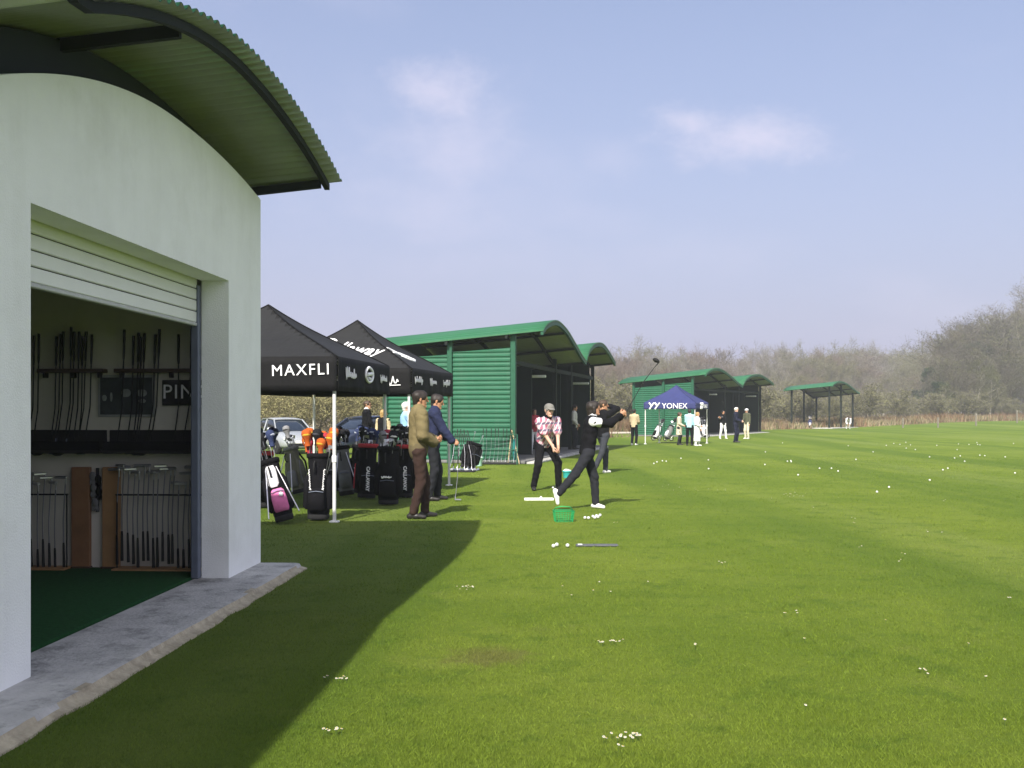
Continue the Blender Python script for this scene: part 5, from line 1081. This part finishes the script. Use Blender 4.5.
TW=[mat('twig_brown',(0.126,0.105,0.081),.95,.3,.6,spec=.1),mat('twig_grey',(0.168,0.155,0.126),.95,.3,.6,spec=.1),mat('twig_olive',(0.130,0.123,0.071),.95,.3,.6,spec=.1),mat('twig_red',(0.134,0.101,0.077),.95,.3,.6,spec=.1)]
BUD=[mat('bud_brown',(0.139,0.118,0.082),.9,.3,.5,spec=.1),mat('bud_grey',(0.185,0.172,0.134),.9,.3,.5,spec=.1),mat('bud_olive',(0.147,0.144,0.071),.9,.3,.5,spec=.1),mat('bud_red',(0.147,0.113,0.084),.9,.3,.5,spec=.1)]
M_ever=mat('evergreen_leaf',(.035,.055,.025),.9,.35,.8,spec=.1)
PROTO=[]
def proto(seed,h,spread,thick,dense,upr,mt,bud,nb,bs,bark,label,ev=None):
    T,Vt=bare_tree(seed,h,spread,thick,dense,upr); B=leafy(Vt,seed,nb,bs); V=np.concatenate([Vt,B]); Fq=np.arange(len(V)).reshape(-1,4); mi=np.r_[np.zeros(len(Vt)//4),np.ones(len(B)//4)]
    o=T.build('bare_tree',bark); o['label']=label; o['category']='bush' if h<4 else 'tree'; link('crown',np_mesh('crown',V,Fq,[TW[mt],M_ever if ev else BUD[bud]],False,mi),o)
    o.name='thorn_bush' if h<4 else 'hedge_tree' if h<5 else 'bare_tree'; PROTO.append([o,h,False]); return o
proto(1,11,3.2,.20,15,.65,0,0,1800,.06,M_bark,'tall bare brown tree in the far wood')
proto(2,11,2.7,.17,15,.9,1,1,1800,.06,M_bark2,'slender pale grey tree in the far wood')
proto(3,10,3.4,.19,15,.6,2,2,4000,.07,M_bark,'bare tree flushing olive green in the far wood')
proto(4,10,2.9,.17,14,.8,3,3,2000,.06,M_bark,'reddish brown bare tree in the far wood')
proto(5,12,3.6,.23,17,.7,0,2,2600,.065,M_bark,'big spreading tree at the wood edge')
TW.append(mat('twig_hedge',(.23,.20,.11),.95,.3,.6,spec=.1)); BUD.append(mat('bud_hedge',(.24,.225,.105),.9,.3,.5,spec=.1))
proto(6,4.2,2.4,.10,13,.5,4,4,9500,.065,M_bark,'low olive scrubby tree behind the tents')
proto(7,3.0,2.1,.07,12,.5,1,2,5000,.075,M_bark,'low brown thorn bush at the field edge')
proto(8,11,2.4,.20,17,.3,2,2,26000,.13,M_bark,'dark ivy clad tree in the near wood',True)
def plant(k,x,y,hgt,label=None,group='trees of the wood'):
    rec=PROTO[k]; s=hgt/rec[1]; w=s*rs.uniform(1.0,1.35); M=Matrix.Translation((x,y,gz(x,y)-.05))@Matrix.Rotation(rs.uniform(0,6.28),4,'Z')@Matrix.Diagonal((w,w,s,1))
    if not rec[2]: rec[2]=True; o=rec[0]; o.matrix_basis=M; o['group']=group; o['label']=label or o['label']; return o
    return dup(rec[0],M,label or rec[0]['label'],group)
rs=random.Random(21)
TW.append(mat('twig_dark',(.095,.085,.068),.95,.3,.6,spec=.1)); BUD.append(mat('bud_dark',(.105,.098,.070),.9,.3,.5,spec=.1)); TW.append(mat('twig_moss',(.10,.098,.055),.95,.3,.6,spec=.1)); BUD.append(mat('bud_moss',(.12,.125,.058),.9,.3,.5,spec=.1))
proto(9,12,3.4,.22,17,.7,5,5,3500,.07,M_bark,'tall dark bare tree in the near wood')
proto(10,12,3.0,.20,16,.8,6,6,4500,.07,M_bark2,'mossy green bare tree in the near wood')
proto(12,11,3.3,.20,17,.6,5,6,3500,.07,M_bark,'broad dark tree with mossy crown in the near wood')
def edge_pt(px,off):
    """a point behind the mown edge (Y = X + 64) as seen along a sight line"""
    k=(px-512)/F; Y=(64+off)/(1-k); return k*Y,Y
def height_to(px,py,Y): return (HZ-py)*Y/F+EYE
for row,(off,step,dy) in enumerate(((68,19,22),(82,18,13),(98,17,7),(116,16,2),(136,15,0))):
    px=580+rs.uniform(0,10)
    while px<945:
        q=px+rs.uniform(-4,4); x,y=edge_pt(q,off+rs.uniform(-4,4)); plant(rs.choice((0,1,2,2,3,3,0,1)),x,y,height_to(q,359+dy+rs.gauss(0,3.2),y)); px+=step*rs.uniform(.7,1.2)
for row,(off,step,dy) in enumerate(((14,13,40),(20,12,22),(28,11,8),(36,11,0),(46,11,-2))):
    px=922+row*4
    while px<1085:
        q=px+rs.uniform(-3,3); x,y=edge_pt(q,off+rs.uniform(-2,2)); top=float(np.interp(q,[914,934,950,966,1000,1080],[380,356,334,324,317,310])); k=rs.choice((8,8,9,10,4,8,7,9,10)); plant(k,x,y,height_to(q,top+13+dy+rs.gauss(0,5)+(8 if k==7 else 0),y),{4:'big spreading brown tree in the near wood'}.get(k),'trees of the nearer wood'); px+=step*rs.uniform(.75,1.25)
x,y=edge_pt(1036,16); plant(1,x,y,height_to(1036,300,y),'tallest pale tree rising above the near wood','trees of the nearer wood')
x,y=edge_pt(1080,20); plant(1,x,y,height_to(1036,306,y),'second tall pale tree just past the tallest one','trees of the nearer wood')
# hedge of scrubby trees behind the tents and cars
for off,step,h0 in((58,2.2,2.5),(62,2.3,2.8),(67,2.6,3.1)):
    x=-30
    while x<3.5: y=off+rs.uniform(-1,1); plant(5 if rs.random()<.9 else 6,x,y,h0*rs.uniform(.85,1.12),None,'hedge trees behind the tents'); x+=step*rs.uniform(.75,1.25)
for off,step in((7,34),(12,28),(24,26),(40,24),(55,20)):
    px=596
    while px<1060: x,y=edge_pt(px+rs.uniform(-6,6),off+rs.uniform(-2,2)); plant(6,x,y,rs.uniform(1.5,2.6),'low scrub bush in the rough before the wood','scrub bushes at the field edge'); px+=step*rs.uniform(.7,1.3)
for r_,h_,k,_ in[(*p_,0) for p_ in()]: pass
for rec in PROTO:
    if not rec[2]: 
        for c in list(rec[0].children): bpy.data.objects.remove(c)
        bpy.data.objects.remove(rec[0])
# dry bracken and dead grass along the edge of the range, far off
nb=90000; r=np.random.default_rng(5); px=r.uniform(560,1090,nb); kk=(px-512)/F; off=r.uniform(.5,1,nb)**1.0*0+r.gamma(2.2,3.6,nb)+.4; Y=(64+off)/(1-kk); X=kk*Y
ex=r.random(nb)<.25; X=np.where(ex,r.uniform(-34,9,nb),X); Y=np.where(ex,r.uniform(55.5,75,nb)+np.maximum(X,0)*1.0,Y)
pth=(X>-14)&(X<10.5)&(Y>63)&(Y<76.5); X,Y=X[~pth],Y[~pth]; n=len(X); cn=np.array([mnoise.noise(Vector((a*.25,b*.25,3))) for a,b in zip(X,Y)]); Z=gzv(X,Y)
hh=(.28+.55*r.random(n))*(.75+1.0*np.clip(cn+.25,0,.9)); th=r.uniform(0,6.28,n); ww=.02+.03*r.random(n); P=np.stack([X,Y,Z],1); dx=np.stack([np.cos(th)*ww,np.sin(th)*ww,0*X],1); ln=r.normal(0,.35,(n,2))*hh[:,None]
VV=np.empty((n*3,3)); VV[0::3]=P-dx; VV[1::3]=P+dx; VV[2::3]=P+np.stack([ln[:,0],ln[:,1],hh],1)
mb_=[mat('dry_bracken',(.155,.10,.058),.95,.3,.3,spec=.1),mat('straw_grass',(.24,.195,.12),.95,.25,.3,spec=.1),mat('rough_green',(.10,.115,.045),.95,.3,.3,spec=.1)]
mi=np.where(cn+r.normal(0,.25,n)>.10,0,np.where(r.random(n)<.75,1,2))
tag(link('dry_undergrowth',np_mesh('dry_undergrowth',VV,np.arange(n*3).reshape(-1,3),mb_,False,mi)),kind='stuff')
# fence posts at the edge of the wood
M_fp=mat('weathered_post',(.17,.155,.125),.9,.2,5)
for px,py,hh in((1017,422.6,1.3),(976,423.6,1.1),(938,424.6,.9),(903,426,.9)):
    q=at(px,py); mb=MB(); mb.lathe([(.075,-.1),(.07,hh*.9),(.065,hh-.02),(.035,hh)],10); o=mb.build('fence_post',M_fp,None,q); tag(o,'weathered pale fence post before the wood, '+{1017:'under the tallest pale tree',976:'second along from the tallest tree',938:'at the foot of the wood corner',903:'alone in front of the low far trees'}[px],'fence post','fence posts along the field edge')
# the spring haze that greys the wood
mb=MB(); mb.box((20,110,10.2),(240,330,25)); hz_=mb.build('haze',[]); tag(hz_,kind='stuff')
m=bpy.data.materials.new('haze_air'); m.use_nodes=True; nt=m.node_tree; nt.nodes.remove(nt.nodes['Principled BSDF']); vp=nt.nodes.new('ShaderNodeVolumePrincipled'); vp.inputs['Color'].default_value=(.86,.88,.95,1); vp.inputs['Density'].default_value=HAZE; vp.inputs['Anisotropy'].default_value=.2; nt.links.new(vp.outputs[0],nt.nodes['Material Output'].inputs['Volume']); hz_.data.materials.append(m)
